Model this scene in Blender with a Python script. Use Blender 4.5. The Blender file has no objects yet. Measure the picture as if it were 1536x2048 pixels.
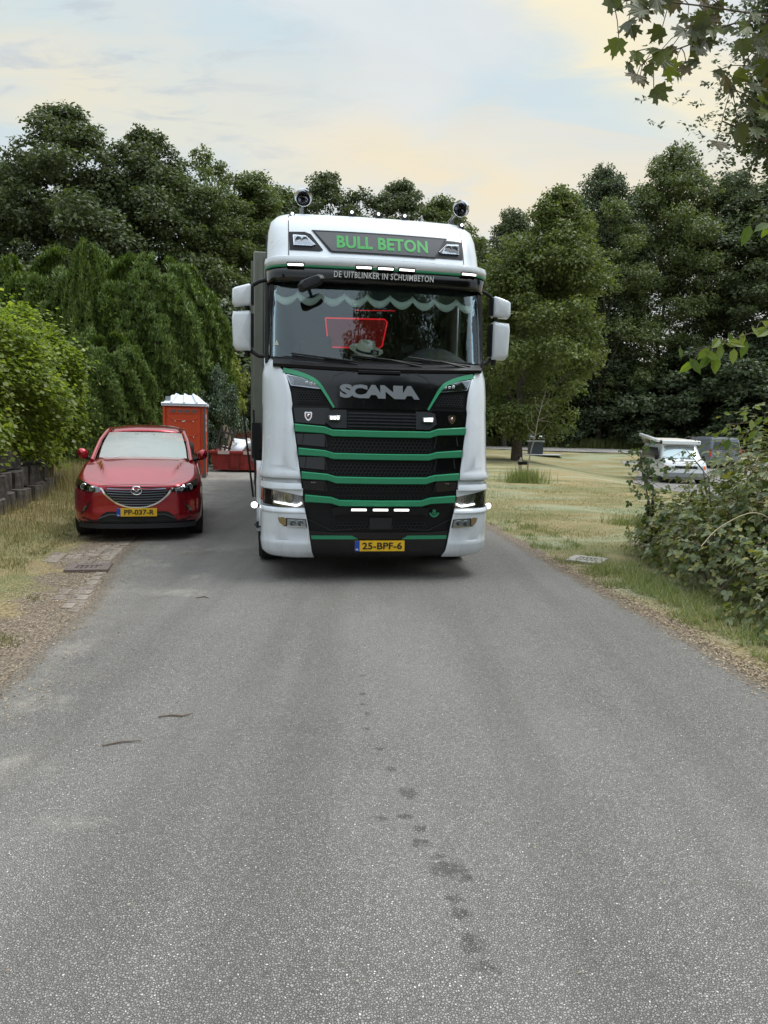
import bpy, bmesh, math, random
import numpy as np
from mathutils import Vector, Matrix, noise as mnoise
R = math.radians
C = bpy.context.scene.collection
rng = np.random.default_rng(7)
random.seed(7)

# ------------------------------------------------------------ camera
scn = bpy.context.scene
cam_d = bpy.data.cameras.new('camera'); cam = bpy.data.objects.new('camera', cam_d); C.objects.link(cam)
cam_d.sensor_fit = 'VERTICAL'; cam_d.sensor_height = 24.0; cam_d.lens = 24.0 * 1450 / 2048
cam_d.clip_start = 0.05; cam_d.clip_end = 1500
cam.matrix_world = Matrix.Translation((0, 0, 1.68)) @ Matrix.Rotation(R(90 - 6.84), 4, 'X') @ Matrix.Rotation(math.atan(.0227), 4, 'Z')
scn.camera = cam
# ------------------------------------------------------------ world
SUN_EL, SUN_AZ = R(64), R(75)          # azimuth clockwise from +Y
world = bpy.data.worlds.new('World'); scn.world = world; world.use_nodes = True
nt = world.node_tree; nt.nodes.clear()
def N(nt, t, **kw):
    n = nt.nodes.new(t)
    for k, v in kw.items():
        if k.startswith('_'): setattr(n, k[1:], v)
        else:
            key = int(k[1:]) if k[0] == 'i' and k[1:].isdigit() else k.replace('_', ' ')
            if hasattr(v, 'is_output') or isinstance(v, bpy.types.NodeSocket): nt.links.new(v, n.inputs[key])
            else: n.inputs[key].default_value = v
    return n
def M_(nt, op, a, b=None, c=None, clamp=False):
    n = nt.nodes.new('ShaderNodeMath'); n.operation = op; n.use_clamp = clamp
    for i, v in enumerate((a, b, c)):
        if v is None: continue
        if isinstance(v, bpy.types.NodeSocket): nt.links.new(v, n.inputs[i])
        else: n.inputs[i].default_value = v
    return n.outputs[0]
def mixc(nt, fac, a, b, bt='MIX'):
    n = nt.nodes.new('ShaderNodeMix'); n.data_type = 'RGBA'; n.blend_type = bt
    for s, v in ((n.inputs[0], fac), (n.inputs[6], a), (n.inputs[7], b)):
        if isinstance(v, bpy.types.NodeSocket): nt.links.new(v, s)
        else: s.default_value = v if not isinstance(v, tuple) or len(v) == 4 else (*v, 1)
    return n.outputs[2]
def rampf(nt, v, lo, hi):
    n = nt.nodes.new('ShaderNodeMapRange'); n.interpolation_type = 'SMOOTHSTEP'
    nt.links.new(v, n.inputs[0]); n.inputs[1].default_value = lo; n.inputs[2].default_value = hi
    return n.outputs[0]
def build_world():
    tc = N(nt, 'ShaderNodeTexCoord'); sep = N(nt, 'ShaderNodeSeparateXYZ', i0=tc.outputs['Generated'])
    x, y, z = sep.outputs
    zc = M_(nt, 'MAXIMUM', z, 0.0)
    el = M_(nt, 'MULTIPLY', M_(nt, 'ARCSINE', zc), 57.3)
    az = M_(nt, 'MULTIPLY', M_(nt, 'ARCTAN2', x, y), 57.3)
    den = M_(nt, 'ADD', zc, 0.22)
    pv = N(nt, 'ShaderNodeCombineXYZ', i0=M_(nt, 'DIVIDE', x, den), i1=M_(nt, 'DIVIDE', y, den))
    def noise(scale, detail=5, rough=.55, sx=1, sy=1, rot=0, off=0, dist=0):
        mp = N(nt, 'ShaderNodeMapping', i0=pv.outputs[0]); mp.inputs[1].default_value = (off, off * 1.7, 0)
        mp.inputs[2].default_value = (0, 0, rot); mp.inputs[3].default_value = (sx, sy, 1)
        n = N(nt, 'ShaderNodeTexNoise', i0=mp.outputs[0]); n.inputs['Scale'].default_value = scale
        n.inputs['Detail'].default_value = detail; n.inputs['Roughness'].default_value = rough; n.inputs['Distortion'].default_value = dist
        return n.outputs['Fac']
    n1 = noise(1.1, 5, .5, 1, 1.6, .5, 3.1, .6); n2 = noise(2.6, 6, .6, 1, 2.4, -.6, 9.2, .8); n3 = noise(.8, 3, .5, 1, 1, 0, 5.5); n4 = noise(5.0, 6, .65, 1, 2.5, .35, 2.2, .5)
    sky = N(nt, 'ShaderNodeTexSky', _sky_type='NISHITA', _sun_disc=False, _sun_elevation=SUN_EL, _sun_rotation=SUN_AZ)
    blue = mixc(nt, .10, (.66, .79, .84), mixc(nt, 1.0, sky.outputs[0], (.1, .1, .1), 'MULTIPLY'))
    white = (.76, .80, .82)
    col = mixc(nt, M_(nt, 'MULTIPLY', rampf(nt, n1, .40, .60), .9), blue, white)
    # cream bands of cloud lit from behind the trees
    def band(a, b, w, amp):
        c = M_(nt, 'ADD', M_(nt, 'MULTIPLY', az, b), a)
        c = M_(nt, 'ADD', c, M_(nt, 'MULTIPLY', M_(nt, 'SUBTRACT', n2, .5), 11))
        d = M_(nt, 'DIVIDE', M_(nt, 'SUBTRACT', el, c), w)
        return M_(nt, 'MULTIPLY', M_(nt, 'EXPONENT', M_(nt, 'MULTIPLY', M_(nt, 'MULTIPLY', d, d), -1)), amp)
    frontw = rampf(nt, y, -.1, .5)
    patch = M_(nt, 'ADD', M_(nt, 'MULTIPLY', rampf(nt, n3, .38, .60), .50), .48)
    b1 = M_(nt, 'MULTIPLY', M_(nt, 'MULTIPLY', band(18.6, -.16, 3.4, 1.0), frontw), patch)
    b2 = M_(nt, 'MULTIPLY', M_(nt, 'MULTIPLY', band(36.0, -.62, 3.2, .9), rampf(nt, az, -4, 8)), frontw)
    low = M_(nt, 'MULTIPLY', rampf(nt, M_(nt, 'MULTIPLY', el, -1), -17, -4), .5)
    col = mixc(nt, b1, col, (.92, .80, .57))
    col = mixc(nt, b2, col, (.97, .87, .62))
    col = mixc(nt, low, col, (.85, .76, .66))
    # slate streaks
    dk = M_(nt, 'MULTIPLY', rampf(nt, n4, .48, .66), M_(nt, 'MULTIPLY', rampf(nt, M_(nt, 'MULTIPLY', az, -1), -3, 20), .75))
    col = mixc(nt, dk, col, (.56, .62, .67))
    col = mixc(nt, M_(nt, 'MULTIPLY', rampf(nt, n2, .45, .68), .35), col, (.70, .74, .76))
    # the overcast is a little brighter towards the zenith
    col = mixc(nt, M_(nt, 'MULTIPLY', rampf(nt, zc, .5, .8), .4), col, (.74, .82, .90))
    col = mixc(nt, M_(nt, 'MULTIPLY', rampf(nt, M_(nt, 'MULTIPLY', y, -1), .0, .5), .5), col, (.66, .75, .84))
    up = M_(nt, 'ADD', M_(nt, 'MULTIPLY', rampf(nt, zc, .45, 1.0), 1.1), .71)
    bg = N(nt, 'ShaderNodeBackground', i0=mixc(nt, 1.0, col, N(nt, 'ShaderNodeCombineXYZ', i0=up, i1=up, i2=up).outputs[0], 'MULTIPLY'))
    # the colours above are radiances; x10 here, x0.1 as strength (the scale of the physical sky)
    mul = mixc(nt, 1.0, bg.inputs[0].links[0].from_socket, (10, 10, 10, 1), 'MULTIPLY'); nt.links.new(mul, bg.inputs[0])
    bg.inputs[1].default_value = 0.1
    out = N(nt, 'ShaderNodeOutputWorld'); nt.links.new(bg.outputs[0], out.inputs[0])
build_world()
sl = bpy.data.lights.new('sun', 'SUN'); sun = bpy.data.objects.new('sun', sl); C.objects.link(sun)
sl.energy = 1.7; sl.angle = R(28); sl.color = (1, .98, .95)
sd = Vector((math.sin(SUN_AZ) * math.cos(SUN_EL), math.cos(SUN_AZ) * math.cos(SUN_EL), math.sin(SUN_EL)))
sun.rotation_euler = sd.to_track_quat('Z', 'Y').to_euler()
vs = scn.view_settings; vs.view_transform = 'Standard'; vs.look = 'None'; vs.gamma = 1; vs.use_curve_mapping = False
vs.exposure = 0.52

# ------------------------------------------------------------ materials
MATS = {}
def pm(name, col, rough=.5, metal=0, coat=0, emit=None, es=0, spec=.5, var=0, vscale=8, bump=0, bscale=60, alpha=None):
    if name in MATS: return MATS[name]
    m = bpy.data.materials.new(name); m.use_nodes = True; t = m.node_tree; b = t.nodes['Principled BSDF']
    b.inputs['Base Color'].default_value = (*col, 1); b.inputs['Roughness'].default_value = rough
    b.inputs['Metallic'].default_value = metal; b.inputs['Coat Weight'].default_value = coat; b.inputs['Coat Roughness'].default_value = .03
    b.inputs['Specular IOR Level'].default_value = spec
    if emit: b.inputs['Emission Color'].default_value = (*emit, 1); b.inputs['Emission Strength'].default_value = es
    if var or bump:
        tc = N(t, 'ShaderNodeTexCoord')
        if var:
            n = N(t, 'ShaderNodeTexNoise', i0=tc.outputs['Object']); n.inputs['Scale'].default_value = vscale; n.inputs['Detail'].default_value = 6; n.inputs['Roughness'].default_value = .65
            f = rampf(t, n.outputs['Fac'], .3, .7)
            t.links.new(mixc(t, f, tuple(c * (1 - var) for c in col), tuple(min(1, c * (1 + var)) for c in col)), b.inputs['Base Color'])
            rr = N(t, 'ShaderNodeMapRange', i0=n.outputs['Fac']); rr.inputs[3].default_value = rough * .8; rr.inputs[4].default_value = min(1, rough * 1.25)
            t.links.new(rr.outputs[0], b.inputs['Roughness'])
        if bump:
            n = N(t, 'ShaderNodeTexNoise', i0=tc.outputs['Object']); n.inputs['Scale'].default_value = bscale; n.inputs['Detail'].default_value = 4
            bp = N(t, 'ShaderNodeBump', Height=n.outputs['Fac']); bp.inputs['Strength'].default_value = bump; bp.inputs['Distance'].default_value = .01
            t.links.new(bp.outputs[0], b.inputs['Normal'])
    MATS[name] = m; return m
def glass(name, tint, refl, rough=.01, gcol=(1, 1, 1)):
    if name in MATS: return MATS[name]
    m = bpy.data.materials.new(name); m.use_nodes = True; t = m.node_tree; t.nodes.clear()
    tr = N(t, 'ShaderNodeBsdfTransparent', i0=(*tint, 1)); gl = N(t, 'ShaderNodeBsdfGlossy', i0=(*gcol, 1)); gl.inputs['Roughness'].default_value = rough
    fr = N(t, 'ShaderNodeFresnel'); fr.inputs[0].default_value = 1.5
    fac = M_(t, 'ADD', M_(t, 'MULTIPLY', fr.outputs[0], 1.3), refl, clamp=True)
    mx = N(t, 'ShaderNodeMixShader', i0=fac, i1=tr.outputs[0], i2=gl.outputs[0])
    o = N(t, 'ShaderNodeOutputMaterial', i0=mx.outputs[0]); MATS[name] = m; return m
def leafmat(name, cols, trans=.3, rough=.5, spec=.3):
    """leaf by leaf colour variation; cols = list of colours"""
    if name in MATS: return MATS[name]
    m = bpy.data.materials.new(name); m.use_nodes = True; t = m.node_tree; b = t.nodes['Principled BSDF']; o = t.nodes['Material Output']
    g = N(t, 'ShaderNodeNewGeometry'); cr = N(t, 'ShaderNodeValToRGB', i0=g.outputs['Random Per Island'])
    el = cr.color_ramp.elements
    while len(el) < len(cols): el.new(.5)
    for i, c in enumerate(cols): el[i].position = i / max(1, len(cols) - 1); el[i].color = (*c, 1)
    t.links.new(cr.outputs[0], b.inputs['Base Color']); b.inputs['Roughness'].default_value = rough; b.inputs['Specular IOR Level'].default_value = spec
    tl = N(t, 'ShaderNodeBsdfTranslucent', i0=mixc(t, 1, cr.outputs[0], (1.6, 1.7, .7), 'MULTIPLY'))
    mx = N(t, 'ShaderNodeMixShader', i1=b.outputs[0], i2=tl.outputs[0]); mx.inputs[0].default_value = trans
    t.links.new(mx.outputs[0], o.inputs[0]); MATS[name] = m; return m
WHITE = pm('truck white paint', (.69, .735, .785), .28, coat=.8, var=.02, vscale=2)
def grime(m, col):
    # thin road film and insect specks on the paint, denser low down on the front
    t = m.node_tree; b = t.nodes['Principled BSDF']; tc = N(t, 'ShaderNodeTexCoord'); src = b.inputs['Base Color'].links[0].from_socket
    def nz(s, d, sc): 
        mp = N(t, 'ShaderNodeMapping', i0=tc.outputs['Object']); mp.inputs[3].default_value = sc
        n = N(t, 'ShaderNodeTexNoise', i0=mp.outputs[0]); n.inputs['Scale'].default_value = s; n.inputs['Detail'].default_value = d; n.inputs['Roughness'].default_value = .7; return n.outputs['Fac']
    z = N(t, 'ShaderNodeSeparateXYZ', i0=tc.outputs['Object']).outputs[2]
    low = rampf(t, M_(t, 'MULTIPLY', z, -1), -1.1, -.2)
    film = M_(t, 'MULTIPLY', rampf(t, nz(5, 6, (1, 1, .25)), .42, .75), M_(t, 'ADD', M_(t, 'MULTIPLY', low, .35), .10))
    speck = M_(t, 'MULTIPLY', rampf(t, nz(70, 2, (1, 1, 1)), .70, .76), .5)
    c = mixc(t, film, src, (.30, .27, .23)); c = mixc(t, speck, c, (.12, .10, .08)); t.links.new(c, b.inputs['Base Color'])
grime(WHITE, None)
GREEN = pm('truck green paint', (.024, .27, .13), .4, coat=.2)
BLACK = pm('gloss black paint', (.004, .004, .005), .14, spec=.4, coat=.35)
MBLACK = pm('matt black plastic', (.006, .006, .007), .45, spec=.3, var=.2, vscale=30)
DARKP = pm('dark grey plastic', (.018, .020, .023), .5, spec=.35)
CHROME = pm('chrome', (.75, .76, .78), .12, 1)
STEEL = pm('brushed steel', (.35, .36, .37), .35, 1)
RUBBER = pm('tyre rubber', (.018, .018, .018), .85, bump=.3, bscale=80)
LAMPW = pm('lit white lamp', (1, 1, 1), .3, emit=(1, .97, .9), es=2.2)
LAMPD = pm('clear lamp lens dark', (.10, .11, .12), .08, metal=.3, coat=1)
ORANGE = pm('orange indicator lens', (.75, .14, .02), .2, coat=1)
YPLATE = pm('yellow number plate', (.80, .48, .015), .4)
NLBLUE = pm('blue plate band', (.01, .06, .38), .4)
PBLACK = pm('plate lettering black', (.01, .01, .01), .5)
GREYL = pm('grey metal lettering', (.20, .22, .24), .35, .3)

# ------------------------------------------------------------ object helpers
def mesh_obj(name, me, mat=None, parent=None):
    o = bpy.data.objects.new(name, me); C.objects.link(o)
    if mat is not None and not me.materials: me.materials.append(mat)
    if parent is not None: o.parent = parent
    return o
def tag(o, label=None, cat=None, group=None, kind=None):
    for k, v in (('label', label), ('category', cat), ('group', group), ('kind', kind)):
        if v: o[k] = v
    return o
def thing(name, label, cat, loc=(0, 0, 0), rz=0, group=None):
    o = bpy.data.objects.new(name, None); C.objects.link(o); o.location = loc; o.rotation_euler = (0, 0, rz); o.empty_display_size = .2
    return tag(o, label, cat, group)
def copy_tree(o, parent=None):
    c = o.copy(); C.objects.link(c); c.parent = parent
    for ch in list(o.children): copy_tree(ch, c)
    return c
class MB:
    def __init__(s): s.v = []; s.f = []
    def add(s, vs, fs):
        b = len(s.v); s.v += [tuple(v) for v in vs]; s.f += [tuple(i + b for i in f) for f in fs]; return s
    def box(s, c, d, rot=None, taper=0):
        hx, hy, hz = d[0] / 2, d[1] / 2, d[2] / 2; k = 1 - taper
        vs = [(-hx, -hy, -hz), (hx, -hy, -hz), (hx, hy, -hz), (-hx, hy, -hz), (-hx * k, -hy * k, hz), (hx * k, -hy * k, hz), (hx * k, hy * k, hz), (-hx * k, hy * k, hz)]
        if rot is not None: vs = [rot @ Vector(v) for v in vs]
        vs = [(v[0] + c[0], v[1] + c[1], v[2] + c[2]) for v in vs]
        return s.add(vs, [(0, 3, 2, 1), (4, 5, 6, 7), (0, 1, 5, 4), (1, 2, 6, 5), (2, 3, 7, 6), (3, 0, 4, 7)])
    def tube(s, pts, r, n=8, cap=True):
        pts = [Vector(p) for p in pts]; rs = r if isinstance(r, (list, tuple)) else [r] * len(pts)
        vs = []; fs = []; prev = None
        for i, p in enumerate(pts):
            d = (pts[min(i + 1, len(pts) - 1)] - pts[max(i - 1, 0)]).normalized()
            if prev is None: a = d.orthogonal().normalized()
            else: a = (prev - d * prev.dot(d)).normalized()
            prev = a; b = d.cross(a)
            for k in range(n):
                t = 2 * math.pi * k / n; vs.append(p + (a * math.cos(t) + b * math.sin(t)) * rs[i])
        for i in range(len(pts) - 1):
            for k in range(n):
                fs.append((i * n + k, i * n + (k + 1) % n, (i + 1) * n + (k + 1) % n, (i + 1) * n + k))
        if cap: fs += [tuple(range(n - 1, -1, -1)), tuple(range((len(pts) - 1) * n, len(pts) * n))]
        return s.add(vs, fs)
    def lathe(s, prof, org=(0, 0, 0), axis='Z', n=24):
        """prof: (r, h)"""
        vs = []; fs = []
        for r, h in prof:
            for k in range(n):
                t = 2 * math.pi * k / n; a, b = r * math.cos(t), r * math.sin(t)
                p = (a, b, h) if axis == 'Z' else ((a, h, b) if axis == 'Y' else (h, a, b))
                vs.append((p[0] + org[0], p[1] + org[1], p[2] + org[2]))
        for i in range(len(prof) - 1):
            for k in range(n): fs.append((i * n + k, i * n + (k + 1) % n, (i + 1) * n + (k + 1) % n, (i + 1) * n + k))
        return s.add(vs, fs)
    def grid(s, P):
        """P: rows of points"""
        nr, nc = len(P), len(P[0]); vs = [p for row in P for p in row]
        return s.add(vs, [(i * nc + j, i * nc + j + 1, (i + 1) * nc + j + 1, (i + 1) * nc + j) for i in range(nr - 1) for j in range(nc - 1)])
    def prism(s, outline, y0, y1, fn=None):
        """outline in x,z extruded along y"""
        n = len(outline); vs = [(x, y0, z) for x, z in outline] + [(x, y1, z) for x, z in outline]
        return s.add(vs, [tuple(range(n)), tuple(range(2 * n - 1, n - 1, -1))] + [(i, i + n, (i + 1) % n + n, (i + 1) % n) for i in range(n)])
    def build(s, name, mat, parent=None, smooth=30, bevel=0, sub=0, solid=0, kind=None):
        me = bpy.data.meshes.new(name); me.from_pydata([tuple(v) for v in s.v], [], s.f); me.update()
        bm = bmesh.new(); bm.from_mesh(me); bmesh.ops.recalc_face_normals(bm, faces=bm.faces); bm.to_mesh(me); bm.free()
        if smooth:
            me.polygons.foreach_set('use_smooth', [True] * len(me.polygons)); me.set_sharp_from_angle(angle=R(smooth))
        o = mesh_obj(name, me, mat, parent)
        if solid: md = o.modifiers.new('s', 'SOLIDIFY'); md.thickness = solid; md.offset = -1
        if sub: md = o.modifiers.new('u', 'SUBSURF'); md.levels = sub; md.render_levels = sub
        if bevel: md = o.modifiers.new('b', 'BEVEL'); md.width = bevel; md.segments = 2; md.limit_method = 'ANGLE'
        if kind: o['kind'] = kind
        return o
def interp(x, xs, ys): return float(np.interp(x, xs, ys))
def crv(pts, n=6, closed=False):
    """catmull-rom through 2d/3d points"""
    out = []; m = len(pts); rg = range(m if closed else m - 1)
    g = lambda i: np.array(pts[i % m] if closed else pts[max(0, min(m - 1, i))], float)
    for i in rg:
        p0, p1, p2, p3 = g(i - 1), g(i), g(i + 1), g(i + 2)
        for k in range(n):
            t = k / n; out.append(tuple(.5 * ((2 * p1) + (-p0 + p2) * t + (2 * p0 - 5 * p1 + 4 * p2 - p3) * t * t + (-p0 + 3 * p1 - 3 * p2 + p3) * t ** 3)))
    if not closed: out.append(tuple(pts[-1]))
    return out
def plate(name, outline, surf, off, thick, mat, parent, g=.08, smooth=35, sx=1, cham=.0):
    """a sheet of real thickness that follows surf(x,z)->y; off = how far proud of it"""
    bm = bmesh.new(); vs = [bm.verts.new((x * sx, 0, z)) for x, z in outline]
    f = bm.faces.new(vs); bmesh.ops.triangulate(bm, faces=[f])
    xs = [v.co.x for v in vs]; zs = [v.co.z for v in vs]
    for ax, lo, hi in ((0, min(xs), max(xs)), (2, min(zs), max(zs))):
        k = int(math.ceil(lo / g))
        while k * g < hi:
            no = (1, 0, 0) if ax == 0 else (0, 0, 1); co = (k * g, 0, 0) if ax == 0 else (0, 0, k * g)
            bmesh.ops.bisect_plane(bm, geom=bm.verts[:] + bm.edges[:] + bm.faces[:], plane_co=co, plane_no=no, dist=1e-5); k += 1
    bmesh.ops.remove_doubles(bm, verts=bm.verts, dist=1e-5)
    bm.verts.index_update()
    V = [(v.co.x, surf(v.co.x, v.co.z) - off, v.co.z) for v in bm.verts]; n = len(V)
    F = [tuple(v.index for v in f.verts) for f in bm.faces]; B = [tuple(v.index for v in e.verts) for e in bm.edges if len(e.link_faces) == 1]
    bm.free()
    mb = MB(); mb.add(V + [(x, y + thick, z) for x, y, z in V], F + [tuple(reversed([i + n for i in f])) for f in F] + [(a, b, b + n, a + n) for a, b in B])
    return mb.build(name, mat, parent, smooth)
def ribbon(name, pts, w, surf, off, thick, mat, parent, sx=1, taper=None):
    """a band along a 2d curve in x,z"""
    P = [Vector(p) for p in pts]; L = []; Rr = []
    for i, p in enumerate(P):
        d = (P[min(i + 1, len(P) - 1)] - P[max(i - 1, 0)]).normalized(); nn = Vector((-d.y, d.x)); ww = w if taper is None else w * interp(i / (len(P) - 1), *taper)
        L.append(p + nn * ww / 2); Rr.append(p - nn * ww / 2)
    rows = []
    for a, b in zip(L, Rr):
        a = (a.x * sx, a.y); b = (b.x * sx, b.y)
        ya, yb = surf(*a) - off, surf(*b) - off
        rows.append([(a[0], ya + thick, a[1]), (a[0], ya, a[1]), (b[0], yb, b[1]), (b[0], yb + thick, b[1])])
    return MB().grid(rows).build(name, mat, parent, 35)
def text(name, s, x0, x1, z0, z1, surf, off, ext, mat, parent, bold=.03, shear=0, spacing=1.0):
    """lettering as a mesh filling the box x0..x1, z0..z1 on a surface"""
    cu = bpy.data.curves.new('t', 'FONT'); cu.body = s; cu.size = 1; cu.offset = bold; cu.resolution_u = 3; cu.fill_mode = 'BOTH'; cu.extrude = .05; cu.shear = shear; cu.space_character = spacing
    o = bpy.data.objects.new('t', cu); C.objects.link(o); bpy.context.view_layer.update()
    me = bpy.data.meshes.new_from_object(o.evaluated_get(bpy.context.evaluated_depsgraph_get())); bpy.data.objects.remove(o)
    n = len(me.vertices); a = np.zeros(n * 3); me.vertices.foreach_get('co', a); a = a.reshape(-1, 3)
    mn, mx = a.min(0), a.max(0); out = np.zeros_like(a)
    X = x0 + (a[:, 0] - mn[0]) / (mx[0] - mn[0]) * (x1 - x0); Z = z0 + (a[:, 1] - mn[1]) / (mx[1] - mn[1]) * (z1 - z0)
    fr = a[:, 2] > 0
    for i in range(n): out[i] = (X[i], surf(X[i], Z[i]) - off - (ext if fr[i] else 0), Z[i])
    me.vertices.foreach_set('co', out.ravel()); me.materials.clear(); me.update()
    return mesh_obj(name, me, mat, parent)
flat = lambda x, z: 0.0

# ------------------------------------------------------------ scatter (leaves, blades, stones) with numpy
def norm(a): return a / np.maximum(np.linalg.norm(a, axis=1, keepdims=True), 1e-9)
def frames(nrm, tan):
    """columns: x = side, y = along the leaf, z = normal"""
    z = norm(nrm); x = norm(np.cross(tan, z)); y = np.cross(z, x); return np.stack([x, y, z], 2)
def scatter_mesh(name, tv, tf, P, Fr, S):
    tv = np.asarray(tv, float); tf = np.asarray(tf, int); n = len(P); k = len(tv)
    S = np.broadcast_to(np.asarray(S, float).reshape(n, -1), (n, 3)) if np.ndim(S) else np.full((n, 3), S)
    V = np.einsum('nij,nkj->nki', Fr, tv[None] * S[:, None, :]) + P[:, None, :]
    F = (tf[None] + (np.arange(n) * k)[:, None, None]).reshape(-1, tf.shape[1])
    me = bpy.data.meshes.new(name); me.vertices.add(n * k); me.vertices.foreach_set('co', V.ravel().astype(np.float32))
    nf = len(F); m = F.shape[1]; me.loops.add(nf * m); me.loops.foreach_set('vertex_index', F.ravel().astype(np.int32))
    me.polygons.add(nf); me.polygons.foreach_set('loop_start', (np.arange(nf) * m).astype(np.int32)); me.update(calc_edges=True)
    return me
def rdir(n, r=rng): return norm(r.normal(size=(n, 3)))
LEAF = ([(0, 0, 0), (.32, .45, .06), (0, 1, 0), (-.32, .45, .06)], [(0, 1, 2, 3)])
NEEDLE = ([(0, 0, 0), (.09, .5, .02), (0, 1, 0), (-.09, .5, .02)], [(0, 1, 2, 3)])
BLADE = ([(-.5, 0, 0), (.5, 0, 0), (.35, .55, .08), (-.35, .55, .08), (0, 1, .3)], [(0, 1, 2), (0, 2, 3), (3, 2, 4)])
OCTA = ([(1, 0, 0), (-1, 0, 0), (0, 1, 0), (0, -1, 0), (0, 0, 1), (0, 0, -1)], [(0, 2, 4), (2, 1, 4), (1, 3, 4), (3, 0, 4), (2, 0, 5), (1, 2, 5), (3, 1, 5), (0, 3, 5)])

# ------------------------------------------------------------ terrain
def sstep(a, b, x): t = np.clip((x - a) / (b - a), 0, 1); return t * t * (3 - 2 * t)
def gz(x, y):
    x = np.asarray(x, float); y = np.asarray(y, float)
    z = -.60 * sstep(6.5, 12, x) * sstep(13, 28, y) * (1 - sstep(42, 52, y)) + .20 * sstep(42, 52, y)
    z = z + .16 * sstep(3.2, 5.5, x) * (1 - sstep(10, 14, y)) + .14 * sstep(4.2, 6.5, -x) * (1 - sstep(14, 19, y))
    return z
ROADL = [(-2.0, -8), (-2.1, 0), (-2.39, 4.4), (-2.62, 6.3), (-2.98, 7.7), (-3.28, 8.9), (-3.6, 11), (-4.6, 14), (-6.9, 17), (-7.4, 24), (-8.5, 34), (-9.5, 46)]
ROADR = [(3.0, -8), (2.75, 0), (2.6, 4.7), (2.44, 6.4), (2.24, 7.9), (1.8, 11.9), (1.2, 18), (.5, 26), (-.6, 36), (-2, 46)]
def redge(side, y):
    T = ROADL if side < 0 else ROADR
    return np.interp(y, [p[1] for p in T], [p[0] for p in T])
def ground_mat():
    m = bpy.data.materials.new('verge and lawn ground'); m.use_nodes = True; t = m.node_tree; b = t.nodes['Principled BSDF']
    tc = N(t, 'ShaderNodeTexCoord'); at = N(t, 'ShaderNodeAttribute', _attribute_name='dirt')
    def nz(s, d=6, r=.6, sc=(1, 1, 1)):
        mp = N(t, 'ShaderNodeMapping', i0=tc.outputs['Object']); mp.inputs[3].default_value = sc
        n = N(t, 'ShaderNodeTexNoise', i0=mp.outputs[0]); n.inputs['Scale'].default_value = s; n.inputs['Detail'].default_value = d; n.inputs['Roughness'].default_value = r; return n.outputs['Fac']
    big = nz(.35, 5, .6, (.6, 1.6, 1)); mid = nz(2.2); fine = nz(45, 4, .7); str_ = nz(70, 3, .7, (1, .35, 1))
    straw = mixc(t, rampf(t, fine, .3, .7), (.19, .14, .065), (.42, .345, .19))
    green = mixc(t, rampf(t, fine, .3, .7), (.06, .085, .03), (.205, .235, .105))
    g = mixc(t, M_(t, 'MULTIPLY', rampf(t, M_(t, 'ADD', M_(t, 'MULTIPLY', big, .7), M_(t, 'MULTIPLY', mid, .3)), .41, .60), .68), straw, green)
    pale = mixc(t, M_(t, 'MULTIPLY', rampf(t, nz(.5, 4, .5, (.5, 1.5, 1)), .46, .62), M_(t, 'MULTIPLY', rampf(t, N(t, 'ShaderNodeSeparateXYZ', i0=tc.outputs['Object']).outputs[0], .5, 3), .5)), g, (.32, .38, .27))
    soil = mixc(t, rampf(t, str_, .3, .7), (.10, .075, .055), (.33, .27, .21))
    dm = rampf(t, M_(t, 'ADD', at.outputs['Fac'], M_(t, 'MULTIPLY', M_(t, 'SUBTRACT', mid, .5), 1.1)), .42, .62)
    t.links.new(mixc(t, dm, pale, soil), b.inputs['Base Color']); b.inputs['Roughness'].default_value = .95; b.inputs['Specular IOR Level'].default_value = .15
    bp = N(t, 'ShaderNodeBump', Height=M_(t, 'ADD', fine, mid)); bp.inputs['Strength'].default_value = .8; bp.inputs['Distance'].default_value = .03
    t.links.new(bp.outputs[0], b.inputs['Normal']); return m
def build_ground():
    xs = np.concatenate([[-500, -250, -120, -70, -45, -30, -20, -14], np.arange(-11, 14, .16), np.arange(14, 30, 1.0), [33, 40, 55, 80, 130, 250, 500]])
    ys = np.concatenate([[-500, -200, -80, -40, -20, -10, -4], np.arange(-1, 16, .16), np.arange(16, 40, .5), np.arange(40, 80, 3), [90, 120, 180, 300, 700]])
    X, Y = np.meshgrid(xs, ys); Z = gz(X, Y); dl = redge(-1, Y) - X; dr = X - redge(1, Y)
    bumpy = np.vectorize(lambda a, b: mnoise.noise((a * .9, b * .9, 0)) * .035 + mnoise.noise((a * 3, b * 3, 4)) * .012)(X, Y)
    off = sstep(.25, 1.2, np.maximum(dl, dr)) * (np.abs(X) < 40)
    Z = Z + bumpy * off - .004
    dirt = np.where(dr > dl, 1.0 - dr / .36, 1.15 - dl / 1.0); dirt = np.where((dl < .0) & (dr < 0), 1, dirt)
    dirt = np.maximum(dirt, np.where((X > 3.6) & (Y < 11) & (X < 7), .75, 0)); dirt = np.maximum(dirt, np.where((X < -6.6) & (Y < 20), .7, 0))
    dirt = np.maximum(dirt, np.where((X < -3.4) & (Y > 15) & (Y < 34), .8 - np.abs(X + 6) * .05, 0))
    ny, nx = X.shape; me = bpy.data.meshes.new('ground')
    me.from_pydata(np.stack([X.ravel(), Y.ravel(), Z.ravel()], 1).tolist(), [], [(i * nx + j, i * nx + j + 1, (i + 1) * nx + j + 1, (i + 1) * nx + j) for i in range(ny - 1) for j in range(nx - 1)])
    a = me.attributes.new('dirt', 'FLOAT', 'POINT'); a.data.foreach_set('value', np.clip(dirt, 0, 1).ravel().astype(np.float32))
    me.polygons.foreach_set('use_smooth', [True] * len(me.polygons))
    return tag(mesh_obj('ground', me, ground_mat()), 'dry verge and lawn ground', kind='structure')
ground = build_ground()
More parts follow.
